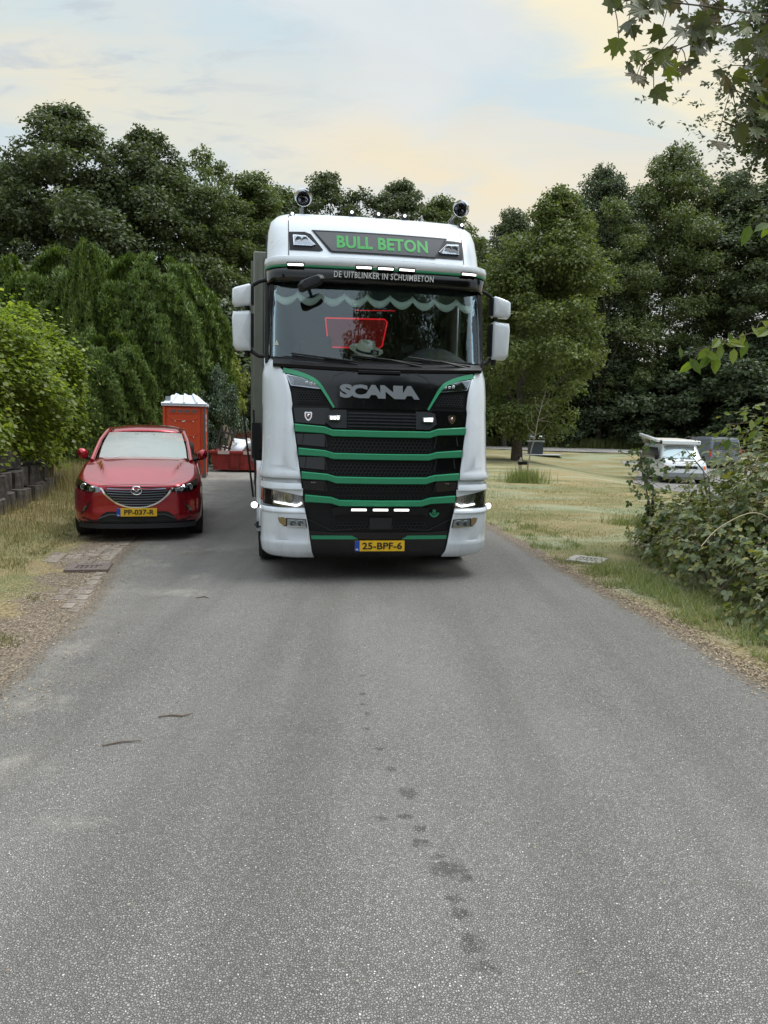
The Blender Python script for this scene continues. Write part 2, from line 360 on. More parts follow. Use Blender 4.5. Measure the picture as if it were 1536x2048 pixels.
def asphalt_mat(name, stains=()):
    m = bpy.data.materials.new(name); m.use_nodes = True; t = m.node_tree; b = t.nodes['Principled BSDF']
    tc = N(t, 'ShaderNodeTexCoord'); ob = tc.outputs['Object']
    def nz(s, d=5, r=.6, sc=(1, 1, 1), rot=0):
        mp = N(t, 'ShaderNodeMapping', i0=ob); mp.inputs[3].default_value = sc; mp.inputs[2].default_value = (0, 0, rot)
        n = N(t, 'ShaderNodeTexNoise', i0=mp.outputs[0]); n.inputs['Scale'].default_value = s; n.inputs['Detail'].default_value = d; n.inputs['Roughness'].default_value = r; return n.outputs['Fac']
    dn_ = N(t, 'ShaderNodeTexNoise', i0=ob); dn_.inputs['Scale'].default_value = 90; dn_.inputs['Detail'].default_value = 3
    wv = N(t, 'ShaderNodeVectorMath', _operation='MULTIPLY_ADD'); t.links.new(dn_.outputs['Color'], wv.inputs[0]); wv.inputs[1].default_value = (.014, .014, .014); t.links.new(ob, wv.inputs[2]); wob = wv.outputs[0]
    v = N(t, 'ShaderNodeTexVoronoi', i0=wob); v.inputs['Scale'].default_value = 115
    ve = N(t, 'ShaderNodeTexVoronoi', i0=wob, _feature='DISTANCE_TO_EDGE'); ve.inputs['Scale'].default_value = 115
    v2 = N(t, 'ShaderNodeTexVoronoi', i0=ob); v2.inputs['Scale'].default_value = 240
    sp = N(t, 'ShaderNodeSeparateColor', i0=v.outputs['Color']); sp2 = N(t, 'ShaderNodeSeparateColor', i0=v2.outputs['Color'])
    base = mixc(t, sp.outputs[0], (.205, .194, .180), (.385, .366, .340))
    base = mixc(t, M_(t, 'MULTIPLY', sp2.outputs[1], .3), base, (.30, .285, .262))
    light = M_(t, 'MULTIPLY', M_(t, 'GREATER_THAN', sp.outputs[1], .958), rampf(t, M_(t, 'MULTIPLY', v.outputs['Distance'], -1), -.42, -.25))
    base = mixc(t, light, base, (.78, .73, .66))
    light2 = M_(t, 'MULTIPLY', M_(t, 'GREATER_THAN', sp2.outputs[0], .985), .7)
    base = mixc(t, light2, base, (.50, .47, .43))
    base = mixc(t, M_(t, 'MULTIPLY', rampf(t, M_(t, 'MULTIPLY', ve.outputs['Distance'], -1), -.13, -.02), .70), base, (.085, .080, .075))
    # worn and dusty patches
    base = mixc(t, M_(t, 'MULTIPLY', rampf(t, nz(.6, 6, .6, (1, .5, 1)), .35, .72), .40), base, (.42, .395, .36))
    base = mixc(t, M_(t, 'MULTIPLY', rampf(t, nz(1.7, 6, .7, (1, .4, 1), .1), .56, .76), .28), base, (.20, .188, .172))
    base = mixc(t, M_(t, 'MULTIPLY', rampf(t, nz(1.3, 4, .5, (1.6, .07, 1), -.1), .42, .68), .30), base, (.13, .118, .104))
    sx = N(t, 'ShaderNodeSeparateXYZ', i0=ob)
    left = rampf(t, M_(t, 'MULTIPLY', M_(t, 'ADD', sx.outputs[0], M_(t, 'MULTIPLY', sx.outputs[1], .12)), -1), .9, 2.6)
    dust = M_(t, 'MULTIPLY', M_(t, 'MULTIPLY', left, rampf(t, nz(2.5, 7, .7), .40, .66)), .75)
    base = mixc(t, dust, base, (.44, .39, .32))
    at = N(t, 'ShaderNodeAttribute', _attribute_name='edge')
    em = rampf(t, M_(t, 'ADD', at.outputs['Fac'], M_(t, 'MULTIPLY', M_(t, 'SUBTRACT', nz(6, 6, .7), .5), 1.0)), .55, .85)
    base = mixc(t, M_(t, 'MULTIPLY', em, .75), base, mixc(t, rampf(t, nz(60, 4, .7), .35, .65), (.12, .09, .065), (.36, .30, .23)))
    # pale sand dragged over the asphalt
    if stains:
        dn = nz(3.5, 7, .75, (1, .6, 1)); dt = None
        for (cx, cy, rx, ry) in ((-2.1, 7.0, .55, .25), (-1.95, 7.7, .22, .5), (-2.5, 9.4, .8, .3), (-2.8, 8.3, .4, .7), (-2.0, 4.1, .3, .25), (-1.25, 2.85, .25, .12), (-2.2, 5.2, .25, .3), (-1.7, 3.3, .3, .2)):
            dx = M_(t, 'DIVIDE', M_(t, 'SUBTRACT', sx.outputs[0], cx), rx); dy = M_(t, 'DIVIDE', M_(t, 'SUBTRACT', sx.outputs[1], cy), ry)
            q = M_(t, 'SUBTRACT', 1, M_(t, 'ADD', M_(t, 'MULTIPLY', dx, dx), M_(t, 'MULTIPLY', dy, dy))); dt = q if dt is None else M_(t, 'MAXIMUM', dt, q)
        base = mixc(t, M_(t, 'MULTIPLY', rampf(t, M_(t, 'ADD', dt, M_(t, 'MULTIPLY', M_(t, 'SUBTRACT', dn, .56), 6)), .0, 1.6), .6), base, (.52, .475, .41))
    # oil and water drip marks
    wn = nz(16, 6, .8); tot = None
    for (cx, cy, rx, ry) in [(a, b, c * 1.25, d * 1.3) for a, b, c, d in stains]:
        dx = M_(t, 'DIVIDE', M_(t, 'SUBTRACT', sx.outputs[0], cx), rx); dy = M_(t, 'DIVIDE', M_(t, 'SUBTRACT', sx.outputs[1], cy), ry)
        d = M_(t, 'ADD', M_(t, 'MULTIPLY', dx, dx), M_(t, 'MULTIPLY', dy, dy)); s = M_(t, 'SUBTRACT', 1, d)
        tot = s if tot is None else M_(t, 'MAXIMUM', tot, s)
    if tot is not None:
        st = rampf(t, M_(t, 'ADD', tot, M_(t, 'MULTIPLY', M_(t, 'SUBTRACT', wn, .53), 3.6)), .0, .9)
        st = M_(t, 'MULTIPLY', st, M_(t, 'ADD', M_(t, 'MULTIPLY', M_(t, 'LESS_THAN', sp.outputs[2], .8), .42), .16))
        base = mixc(t, st, base, (.05, .045, .042))
    t.links.new(base, b.inputs['Base Color']); b.inputs['Roughness'].default_value = .88; b.inputs['Specular IOR Level'].default_value = .3
    hgt = M_(t, 'ADD', M_(t, 'MULTIPLY', rampf(t, ve.outputs['Distance'], 0, .25), 1.0), M_(t, 'MULTIPLY', sp.outputs[0], .5))
    bp = N(t, 'ShaderNodeBump', Height=hgt); bp.inputs['Strength'].default_value = 1; bp.inputs['Distance'].default_value = .005
    t.links.new(bp.outputs[0], b.inputs['Normal']); return m
STAINS = [(.14, 3.15, .042, .055), (.27, 2.57, .07, .06), (.33, 2.53, .03, .03), (.28, 2.41, .035, .03), (.30, 2.33, .045, .03), (.32, 2.18, .035, .05), (.35, 2.08, .055, .03), (.02, 2.93, .03, .02), (.18, 2.86, .03, .03), (.2, 2.75, .03, .03), (.24, 2.66, .03, .02), (.01, 3.60, .028, .03), (.06, 3.38, .03, .03), (-.11, 4.37, .025, .03), (-.07, 4.05, .025, .03),
          (.12, 2.95, .04, .02), (.16, 2.75, .02, .03), (-.07, 3.85, .02, .02), (-.1, 4.2, .02, .02), (-.12, 4.7, .02, .02)]
def sheet(name, Lp, Rp, mat, dz=.0, nx=14, ystep=.25, jit=.03):
    ys = np.arange(Lp[0][1], min(Lp[-1][1], Rp[-1][1]) + .01, ystep); P = []; E = []
    for y in ys:
        xl = np.interp(y, [p[1] for p in Lp], [p[0] for p in Lp]); xr = np.interp(y, [p[1] for p in Rp], [p[0] for p in Rp])
        xl += mnoise.noise((0, y * 1.9, 1)) * jit * 2; xr += mnoise.noise((5, y * 2.3, 2)) * jit * 2
        for k in range(nx + 1):
            u = k / nx; u = .5 - .5 * math.cos(math.pi * u) if k else 0
            x = xl + (xr - xl) * u; P.append((x, y, float(gz(x, y)) + dz)); E.append(max(1 - (x - xl) / .35, 1 - (xr - x) / .35, 0))
    me = bpy.data.meshes.new(name); n = nx + 1
    me.from_pydata(P, [], [(i * n + j, i * n + j + 1, (i + 1) * n + j + 1, (i + 1) * n + j) for i in range(len(ys) - 1) for j in range(nx)])
    a = me.attributes.new('edge', 'FLOAT', 'POINT'); a.data.foreach_set('value', np.array(E, np.float32))
    me.polygons.foreach_set('use_smooth', [True] * len(me.polygons)); return tag(mesh_obj(name, me, mat), kind='structure')
ASPH = asphalt_mat('worn chip asphalt', STAINS); ASPH2 = asphalt_mat('plain asphalt')
road = sheet('road', ROADL, ROADR, ASPH, .006)
tag(road, 'grey worn asphalt road with dark drip marks')
far_road = sheet('far_road', [(-20, 51), (-20, 58)], [(40, 51), (40, 58)], ASPH2, .01, nx=60, ystep=1, jit=.1)
for v in far_road.data.vertices:       # a road that runs across, nearer on the right
    v.co.y = v.co.y + (-.06 * max(0, v.co.x) if v.co.x > 8 else 0); v.co.z = float(gz(v.co.x, v.co.y)) + .02
tag(far_road, 'grey asphalt road crossing beyond the lawn')
park = sheet('car_park', [(11.0, 19), (9.6, 24), (10.2, 30), (14, 40), (15, 46.5)], [(40, 19), (40, 46.5)], ASPH2, .02, nx=30, ystep=.5)
tag(park, 'asphalt car park below the lawn')

# ============================================================ THE TRUCK (local: x right, y back, z up, origin on the ground under the bumper)
def plan(x, f, w, r, k=.05):
    ax = abs(x); c = w - r
    if ax <= c: return f + k * ax * ax
    u = min(1, (ax - c) / r); return f + k * c * c + r * (1 - math.sqrt(max(0, 1 - u * u)))
def f_low(z): return interp(z, [.25, .31, .5, 1.1, 1.6, 2.1, 2.45], [.10, .03, 0, 0, .06, .16, .28])
S_low = lambda x, z: plan(x, f_low(z), 1.255, .40)
S_ws = lambda x, z: plan(x, interp(z, [2.3, 3.25], [.26, .46]), 1.215, .26, .06)
RZ = [3.38, 3.45, 3.6, 3.8, 3.93, 4.01, 4.05, 4.065]
RF = [.50, .54, .60, .70, .80, .92, 1.08, 1.30]; RW = [1.215, 1.213, 1.21, 1.20, 1.175, 1.12, 1.02, .85]
S_rf = lambda x, z: plan(x, interp(z, RZ, RF), interp(z, RZ, RW), .30, .06)
def planpts(f, w, r, k, yend, n=8, arc=8, side=3):
    c = w - r; P = [(x, f + k * x * x) for x in np.linspace(0, c, n)]
    y0 = f + k * c * c
    P += [(c + r * math.sin(a), y0 + r * (1 - math.cos(a))) for a in np.linspace(0, math.pi / 2, arc + 1)[1:]]
    P += [(w, y) for y in np.linspace(y0 + r, yend, side + 1)[1:]]
    return P
def loft(rows):
    """rows: (z, f, w, r, k, yend) -> mirrored skin"""
    G = []
    for z, f, w, r, k, ye in rows:
        P = planpts(f, w, r, k, ye); G.append([(-x, y, z) for x, y in reversed(P)] + [(x, y, z) for x, y in P[1:]])
    return G
def corner_loft(name, zs, xin, w, f, r, yend, mat, parent, sx, k=.05, solid=.02):
    G = []
    for z in zs:
        W, F, X = w(z), f(z), xin(z); c = W - r; y0 = F + k * c * c; P = []
        if X < c: P += [(x, F + k * x * x) for x in np.linspace(X, c, 5)][:-1]; a0 = 0
        else:
            P += [(c, y0)] * 0; a0 = math.asin(min(.98, (X - c) / r))
        arc = [(c + r * math.sin(a), y0 + r * (1 - math.cos(a))) for a in np.linspace(a0, math.pi / 2, 14 - len(P))]
        P += arc; P += [(W, y) for y in np.linspace(y0 + r, max(yend, y0 + r + .05), 4)[1:]]
        G.append([(x * sx, y, z) for x, y in P])
    return MB().grid(G).build(name, mat, parent, 40, solid=solid)
def build_truck():
    T = thing('concrete_truck', 'white cab-over concrete truck with green and black grille stripes, facing the viewer on the road', 'truck', (-.035, 7.66, 0), R(9))
    # --- shell: side walls, floor, rear wall
    for sx in (-1, 1):
        m = MB(); m.grid([[(1.235 * sx, y, z) for y in (.62, 1.0, 1.6, 2.35)] for z in (1.05, 2.38)]); m.grid([[(1.235 * sx, y, z) for y in (1.75, 2.05, 2.35)] for z in (2.38, 3.42)])
        m.grid([[(1.235 * sx, y, 3.30 + .12 * i) for y in (.75, 1.2, 1.75)] for i in (0, 1)])
        m.build('side_wall', WHITE, T, solid=.03)
        plate('side_window', [(.80, 2.42), (1.72, 2.42), (1.72, 3.28), (.92, 3.28)], lambda a, b: 0, 0, .006, glass('truck glass', (.30, .34, .34), .05), T).matrix_local = Matrix.Translation((1.225 * sx, 0, 0)) @ Matrix.Rotation(R(90), 4, 'Z')
        m = MB(); m.tube([(1.19 * sx, .52, 2.32), (1.19 * sx, .62, 2.8), (1.19 * sx, .76, 3.32)], .035); m.build('door_pillar', MBLACK, T)
    MB().box((0, 2.33, 2.5), (2.44, .04, 3.0)).build('rear_wall', DARKP, T)
    MB().box((0, 1.4, 1.1), (2.3, 1.9, .08)).build('cab_floor', MBLACK, T)
    # --- roof
    rows = [(z, f, w, .30, .06, 2.38) for z, f, w in zip(RZ, RF, RW)]
    G = loft(rows); last = G[-1]; n = len(last) // 2
    G.append([(p[0] * .6, p[1] + (.25 if p[1] < 2 else 0), 4.072) for p in last]); G.append([(0, min(2.3, p[1] + .5), 4.075) for p in last])
    rf = MB().grid(G).build('roof', WHITE, T, 40)
    for sx in (-1, 1):
        z_ = np.linspace(3.42, 4.0, 12); ribbon('panel_gap', [(.975 if z < 3.95 else .96, z) for z in z_], .009, S_rf, .002, .01, PBLACK, rf, sx)
    # --- visor
    def vis(name, rows, mat):
        return MB().grid(loft([(z, f, w, .30, .05, 1.15) for z, f, w in rows])).build(name, mat, T, 35, solid=.012)
    vis('visor_black', [(3.165, .36, 1.20), (3.18, .335, 1.215), (3.305, .30, 1.225)], BLACK)
    vis('visor_stripe', [(3.305, .297, 1.228), (3.33, .292, 1.231)], GREEN)
    vis('visor_top', [(3.33, .290, 1.233), (3.38, .285, 1.236), (3.415, .30, 1.232), (3.43, .34, 1.222), (3.425, .56, 1.215)], WHITE)
    S_v = lambda x, z: plan(x, interp(z, [3.18, 3.305, 3.34], [.335, .30, .29]), 1.228, .30, .05)
    text('visor_lettering', 'DE UITBLINKER IN SCHUIMBETON', -.505, .572, 3.222, 3.283, S_v, .002, .003, pm('white lettering', (.8, .82, .85), .5), T, .012, spacing=1.12)
    for xc in (-.91, -.192, .04, .27, .965):
        m = MB()
        plate('strip_lamp', [(xc - .080, 3.315), (xc + .080, 3.315), (xc + .080, 3.333), (xc - .080, 3.333)], S_v, .024, .022, LAMPW, T)
        plate('strip_lamp_housing', [(xc - .09, 3.304), (xc + .09, 3.304), (xc + .09, 3.347), (xc - .09, 3.347)], S_v, .014, .014, MBLACK, T)
    # --- light box on the roof
    sg = [(-.71, 3.775), (.785, 3.775), (.655, 3.548), (.625, 3.535), (-.50, 3.535), (-.53, 3.548)]
    plate('sign_frame', [(-.725, 3.785), (.80, 3.785), (.665, 3.54), (.63, 3.525), (-.505, 3.525), (-.54, 3.54)], S_rf, .008, .012, MBLACK, T)
    sgn = plate('sign_panel', [(-.69, 3.765), (.765, 3.765), (.64, 3.553), (.62, 3.545), (-.495, 3.545), (-.515, 3.553)], S_rf, .012, .01, pm('dark sign film', (.055, .055, .06), .18, coat=.4), T)
    text('sign_lettering', 'BULL BETON', -.455, .56, 3.582, 3.732, S_rf, .013, .004, pm('bright green lettering', (.04, .34, .07), .45), T, .035, spacing=1.05)
    lensm = glass('lamp cover glass', (.80, .84, .88), .06)
    for sx in (-1, 1):
        o = [(.972, 3.755), (.80, 3.76), (.735, 3.735), (.605, 3.553), (.635, 3.535), (.966, 3.54)]
        h = plate('upper_lamp', o, S_rf, .006, .02, MBLACK, T, sx=sx)
        o2 = [(.925, 3.715), (.79, 3.708), (.69, 3.608), (.73, 3.598), (.92, 3.60)]
        plate('reflector', o2, S_rf, .012, .006, pm('lamp reflector', (.22, .25, .28), .3, .7), h, sx=sx)
        for k in range(2):
            MB().lathe([(.0, .0), (.03, -.004), (.035, -.014)], (sx * (.80 + .07 * k), S_rf(.8, 3.65) - .012, 3.655), 'Y', 14).build('lens', LAMPD, h)
        ribbon('lamp_trim', o2 + [o2[0]], .008, S_rf, .018, .008, CHROME, h, sx)
        plate('lamp_cover', o2, S_rf, .026, .004, lensm, h, sx=sx)
    # --- roof lamps, horns, aerials
    for xr in (-.93, -.26, .045, .35, 1.02):
        z0 = 4.035 if abs(xr) < .5 else 3.97; y0 = .95 if abs(xr) < .5 else .93
        b = MB().box((xr, y0 + .05, z0 + .02), (.06, .10, .075), taper=.15).build('roof_lamp', DARKP, T, bevel=.008)
        MB().lathe([(0, -.010), (.010, -.008), (.016, 0)], (xr, y0, z0 + .03), 'Y', 12).build('bulb', LAMPW, b)
    for xh, zh in ((-.80, 4.245), (1.06, 4.245)):
        h = MB().lathe([(.02, .60), (.022, .30), (.035, .14), (.06, .04), (.088, .0), (.098, -.012), (.100, -.004), (.092, .012), (.06, .06), (.03, .14), (0.0, .2)], (xh, 1.15, zh), 'Y', 28).build('air_horn', CHROME, T)
        MB().box((xh, 1.62, zh - .12), (.05, .08, .24)).build('horn_bracket', STEEL, h)
        MB().lathe([(.015, 0), (.03, .05), (.0, .09)], (xh, 1.18, zh), 'Y', 12).build('horn_throat', PBLACK, h)
    for xa, L in ((-.62, .28), (.98, .05), (1.28, .38)):
        MB().tube([(min(xa, 1.15), 1.5, 4.03), (min(xa, 1.15) + .01, 1.55, 4.07 + L)], [.008, .003], 6).build('aerial', MBLACK, T)
    MB().lathe([(.05, 0), (.045, .03), (.02, .05), (.006, .12), (0, .125)], (.62, 1.3, 4.06), 'Z', 14).build('beacon', STEEL, T)
    MB().tube([(-.35, 1.3, 4.075), (-.3, 1.3, 4.10), (.42, 1.3, 4.10), (.47, 1.3, 4.075)], .012, 8).build('roof_hatch_rail', MBLACK, T)
    # side deflectors behind the cab
    for sx in (-1, 1):
        MB().box((1.21 * sx, 2.62, 2.65), (.04, .5, 2.9)).build('side_deflector', DARKP, T, bevel=.01)
    MB().box((0, 2.5, 3.7), (2.3, .3, .55)).build('rear_spoiler', DARKP, T)
    # --- windscreen
    oz = [(-1.185, 2.41), (-1.17, 2.385), (-.8, 2.35), (0, 2.335), (.8, 2.35), (1.17, 2.385), (1.185, 2.41), (1.15, 3.20), (-1.15, 3.20)]
    plate('windscreen', oz, S_ws, 0, .006, glass('windscreen glass', (.92, .96, .94), .025, gcol=(.86, .94, 1)), T, g=.1)
    for sx in (-1, 1):
        ribbon('windscreen_seal', [(1.19, 2.40), (1.183, 2.8), (1.155, 3.18)], .05, lambda x, z: S_ws(x, z), .004, .02, MBLACK, T, sx)
    ribbon('windscreen_seal', [(x, 2.335 + .045 * (abs(x) / 1.17) ** 2) for x in np.linspace(-1.17, 1.17, 15)], .035, S_ws, .004, .02, MBLACK, T)
    # scalloped valance hanging behind the glass
    top = []; ed = []; hem = []
    n = 9; step = 2.26 / n
    for i in range(n * 10 + 1):
        x = -1.13 + i * step / 10; u = (i % 10) / 10 * math.pi; ze = 3.125 - .075 * math.sin(u) ** .8 - .03
        ed.append((x, ze)); hem.append((x, ze - .07 - .012 * math.sin(u)))
    S_val = lambda x, z: S_ws(x, z) + .05
    m = MB(); m.grid([[(x, S_val(x, z) + .004 * math.sin(x * 60), z) for x, z in ed], [(x, S_val(x, z), z) for x, z in hem]]); m.build('curtain_fringe', pm('pale fringe', (.80, .92, .86), .9, bump=.5, bscale=150), T, solid=.004)
    m = MB(); m.grid([[(x, S_val(x, z), z) for x, z in ed], [(x, S_val(x, 3.25), 3.22) for x, z in ed]]); m.build('sun_curtain', pm('dark curtain', (.05, .07, .07), .9), T, solid=.003)
    # --- interior
    m = MB(); m.grid([[(x, y, z) for x in (-1.14, -.6, 0, .6, 1.14)] for y, z in ((.42, 2.30), (.55, 2.40), (.85, 2.42), (1.0, 2.32), (1.02, 1.9))]); m.build('dashboard', DARKP, T, 50)
    m = MB(); m.grid([[(x, .75 + .25 * t, 2.42 + .17 * math.sin(math.pi * t) * (1 - ((x - .72) / .40) ** 2)) for x in np.linspace(.33, 1.11, 9)] for t in np.linspace(0, 1, 7)]); m.build('instrument_hood', pm('grey dash vinyl', (.10, .11, .115), .7), T, 60)
    MB().tube([(.55 + .24 * math.cos(a), 1.18 + .10 * math.sin(a), 2.35 + .20 * math.sin(a)) for a in np.linspace(0, 2 * math.pi, 25)], .016, 8).build('steering_wheel', MBLACK, T)
    for xs in (-.62, .66):
        st = MB().box((xs, 1.75, 2.35), (.50, .16, .85), Matrix.Rotation(R(-8), 3, 'X'), .12).box((xs, 1.5, 1.9), (.52, .5, .16)).build('seat', pm('seat fabric', (.03, .03, .032), .9), T, bevel=.04)
        MB().box((xs, 1.82, 2.87), (.28, .09, .18), None, .2).build('headrest', pm('seat fabric', (.03, .03, .032), .9), st, bevel=.03)
    MB().box((.40, .80, 2.56), (.14, .02, .085)).tube([(.40, .81, 2.42), (.40, .81, 2.52)], .01, 6).build('phone_holder', DARKP, T)
    MB().box((-1.0, .56, 2.52), (.001, .001, .001)).build('sticker_base', MBLACK, T) if False else None
    tri = lambda x, z: S_ws(x, z)
    plate('warning_sticker', [(-1.13, 2.50), (-1.075, 2.50), (-1.10, 2.555)], tri, .004, .002, pm('pale sticker', (.5, .5, .42), .5), T)
    # red lit panel on the sleeper wall
    fr = [(-.47, 3.03), (.30, 3.045), (.335, 3.01), (.275, 2.70), (.22, 2.67), (-.39, 2.665), (-.43, 2.70)]
    MB().prism(fr, 2.0, 2.03).build('back_wall_panel', pm('dark red panel', (.05, .004, .006), .4, emit=(.5, .01, .015), es=.08), T)
    MB().tube([(x, 1.985, z) for x, z in fr + [fr[0]]], .009, 6).build('red_light_frame', pm('red light', (.8, .02, .03), .4, emit=(.9, .02, .03), es=.45), T)
    MB().tube([(-.1, 1.9, 3.13), (.42, 1.9, 3.145)], .004, 6).build('red_light_strip', pm('red light', (.8, .02, .03), .4), T)
    # --- front plate and bonnet
    zz = [.255, .315, .65, .86, 1.11, 1.80, 1.85, 1.90, 2.18, 2.26, 2.38]; xx = [.70, .725, .775, .82, .85, .945, .95, .935, 1.0, 1.06, 1.17]
    xin = lambda z: interp(z, zz, xx)
    L = [(xin(z) + .015, z) for z in np.linspace(.26, 2.34, 30)]
    plate('grille_body', [(x, z) for x, z in L] + [(-x, z) for x, z in reversed(L)], S_low, -.022, .03, MBLACK, T)
    bon = [(.49, 1.845), (.64, 2.08), (.72, 2.15), (.85, 2.20), (1.03, 2.245), (1.09, 2.30), (1.10, 2.335), (.75, 2.33), (.45, 2.285), (.32, 2.245)]
    plate('bonnet', bon + [(-x, z) for x, z in reversed(bon)], S_low, .012, .03, BLACK, T)
    for sx in (-1, 1):
        ribbon('bonnet_crease', [(.47, 1.86), (.56, 2.06), (.50, 2.19), (.36, 2.245)], .012, S_low, .018, .012, BLACK, T, sx)
    m = MB(); m.grid([[(x, S_ws(x, 2.33) - o, z + .03 * (x / 1.1) ** 2) for x in np.linspace(-1.14, 1.14, 15)] for o, z in ((0, 2.335), (.06, 2.30), (.10, 2.27), (.085, 2.24), (.0, 2.235))]); m.build('cowl', MBLACK, T, 30)
    for sx in (-1, 1):
        ribbon('cowl_gap', [(.28, 2.235), (.42, 2.275), (.72, 2.318)], .018, S_low, .02, .02, PBLACK, T, sx)
    MB().box((-.02, S_low(0, 2.25) - .03, 2.235), (.46, .03, .035)).build('bonnet_handle', MBLACK, T, bevel=.008)
    for x0, x1, zb in ((-.95, -.25, 2.36), (-.3, .45, 2.36), (.3, 1.0, 2.36)):
        w = MB(); w.tube([(x0, S_ws(x0, 2.36) - .03, zb + .05), (x1, S_ws(x1, 2.36) - .05, zb - .02)], .009, 6)
        w = w.build('wiper', MBLACK, T); MB().tube([(x1, S_ws(x1, 2.3) - .04, zb - .05), ((x0 + x1) / 2, S_ws(x0, 2.36) - .045, zb + .018)], [.014, .008], 6).build('wiper_arm', MBLACK, w)
    text('maker_lettering', 'SCANIA', -.445, .412, 1.955, 2.10, S_low, .014, .014, GREYL, T, .06, spacing=.86)
    # --- green trims
    for sx in (-1, 1):
        arc = crv([(1.035, 2.232), (.87, 2.196), (.735, 2.145), (.655, 2.085), (.575, 1.965), (.505, 1.85)], 5)
        ribbon('arc_trim', arc, .042, S_low, .026, .03, GREEN, T, sx, taper=([0, .4, 1], [1.25, 1, .45]))
        o = [(1.0, 2.185), (.87, 2.165), (.72, 2.115), (.645, 2.045), (.95, 2.075)]
        h = plate('grille_lamp', o, S_low, .004, .02, pm('lamp dark housing', (.05, .055, .06), .2, .5), T, sx=sx)
        for k in range(3): MB().box((sx * (.70 + .045 * k), S_low(.7, 2.09) - .012, 2.088 + .008 * k), (.028, .02, .028)).build('lens', pm('bright small lens', (.75, .8, .85), .1, .6), h, bevel=.004)
        plate('side_reflector', [(.985, 2.165), (.93, 2.155), (.92, 2.085), (.955, 2.09)], S_low, .010, .006, pm('lamp reflector', (.45, .48, .5), .18), h, sx=sx)
        ribbon('lamp_trim', [o[0], o[1], o[2], o[3], o[4], o[0]], .010, S_low, .014, .008, CHROME, h, sx)
        plate('lamp_cover', o, S_low, .022, .004, lensm, h, sx=sx)
    def stripe(zc, hc, zo, ho, xo, k0, k1):
        # kinked bar: lower in the middle, stepping up to the outer wings; the face folds for a real edge
        up = [(-xo, zo + ho / 2), (-k1, zo + ho / 2 - .022), (-k0, zc + hc / 2 + .004), (0, zc + hc / 2), (k0, zc + hc / 2 + .004), (k1, zo + ho / 2 - .022), (xo, zo + ho / 2)]
        dn = [(-xo + .012, zo - ho / 2), (-k1, zo - ho / 2 - .012), (-k0, zc - hc / 2 + .002), (0, zc - hc / 2), (k0, zc - hc / 2 + .002), (k1, zo - ho / 2 - .012), (xo - .012, zo - ho / 2)]
        rows = []
        def dens(p):
            q = []
            for a, b in zip(p[:-1], p[1:]):
                for t in np.linspace(0, 1, 7)[:-1]: q.append((a[0] + (b[0] - a[0]) * t, a[1] + (b[1] - a[1]) * t))
            return q + [p[-1]]
        for fr_, of in ((0, .0), (0, .038), (.10, .052), (.92, .046), (1, .036), (1, .0)):
            rows.append([(a[0], S_low(a[0], a[1]) - of - (.0 if abs(a[0]) < k1 - .03 else .008), a[1] * (1 - fr_) + b[1] * fr_) for a, b in zip(dens(up), dens(dn))])
        MB().grid(rows).build('green_bar', GREEN, T, 12)
    stripe(1.582, .068, 1.632, .082, .915, .52, .61); stripe(1.343, .064, 1.388, .078, .875, .51, .60)
    stripe(1.094, .070, 1.143, .078, .842, .48, .575); stripe(.852, .064, .902, .078, .805, .44, .53)
    for sx in (-1, 1):
        plate('lower_green_bar', [(.735, .505), (.25 + .05, .505), (.25 - .02, .465), (.73, .465)], S_low, .004, .012, GREEN, T, sx=sx)
    # hexagonal mesh panels
    def hexes(name, x0, x1, z0, z1, a=.024, t=.004, off=.0, sx=1):
        m = MB(); h = a * math.sqrt(3); j = 0; z = z0 + a
        while z < z1 - a * .5:
            x = x0 + h / 2 + (h / 2 if j % 2 else 0)
            while x < x1 - h / 3:
                vs = []; fs = []
                for k in range(6):
                    an = math.pi / 6 + k * math.pi / 3
                    for rr, d in ((a + t * .3, 0), (a - t, 0), (a - t, .012)):
                        px, pz = x + rr * math.cos(an), z + rr * math.sin(an) * .92; vs.append((px * sx, S_low(px, pz) - off + d, pz))
                for k in range(6):
                    q = (k + 1) % 6; fs += [(3 * k, 3 * q, 3 * q + 1, 3 * k + 1), (3 * k + 1, 3 * q + 1, 3 * q + 2, 3 * k + 2)]
                m.add(vs, fs); x += h
            z += a * 1.5 * .96; j += 1
        return m.build(name, DARKP, T, 0, kind='stuff')
    for x0, x1, z0, z1 in ((-.55, .55, 1.385, 1.54), (-.55, .55, 1.135, 1.305), (-.52, .52, .975, 1.05), (-.50, .50, .895, .965), (-.50, -.13, .575, .68), (.13, .50, .575, .68)): hexes('mesh_grille', x0, x1, z0, z1)
    for sx in (-1, 1):
        hexes('mesh_grille', .58, .90, 1.885, 2.02, .017, .003, 0, sx)
        for (za, zb, xo) in ((1.44, 1.57, .885), (1.20, 1.33, .855), (.975, 1.085, .815)):
            plate('side_vane', [(.60, za), (xo, za + .02), (xo + .015, zb), (.60, zb)], S_low, .004, .02, BLACK, T, sx=sx)
            ribbon('vane_edge', [(xo - .05, za + .03), (xo - .065, zb)], .012, S_low, .012, .008, DARKP, T, sx)
            ribbon('vane_edge', [(.575, za), (.60, zb)], .012, S_low, .012, .012, DARKP, T, sx)
        plate('side_panel', [(.60, 1.67), (.905, 1.69), (.925, 1.84), (.56, 1.845), (.53, 1.80), (.58, 1.72)], S_low, .004, .02, BLACK, T, sx=sx)
    # upper waffle slats
    m = MB()
    for i in range(5):
        m.grid([[(x, S_low(x, 1.7) - .01 - o - .006 * math.sin(x * 55), 1.655 + i * .034 + z) for x in np.linspace(-.36, .36, 61)] for o, z in ((0, .008), (.018, .012), (.02, .0), (0, -.006))])
    m.build('waffle_grille', DARKP, T, 25, kind='stuff')
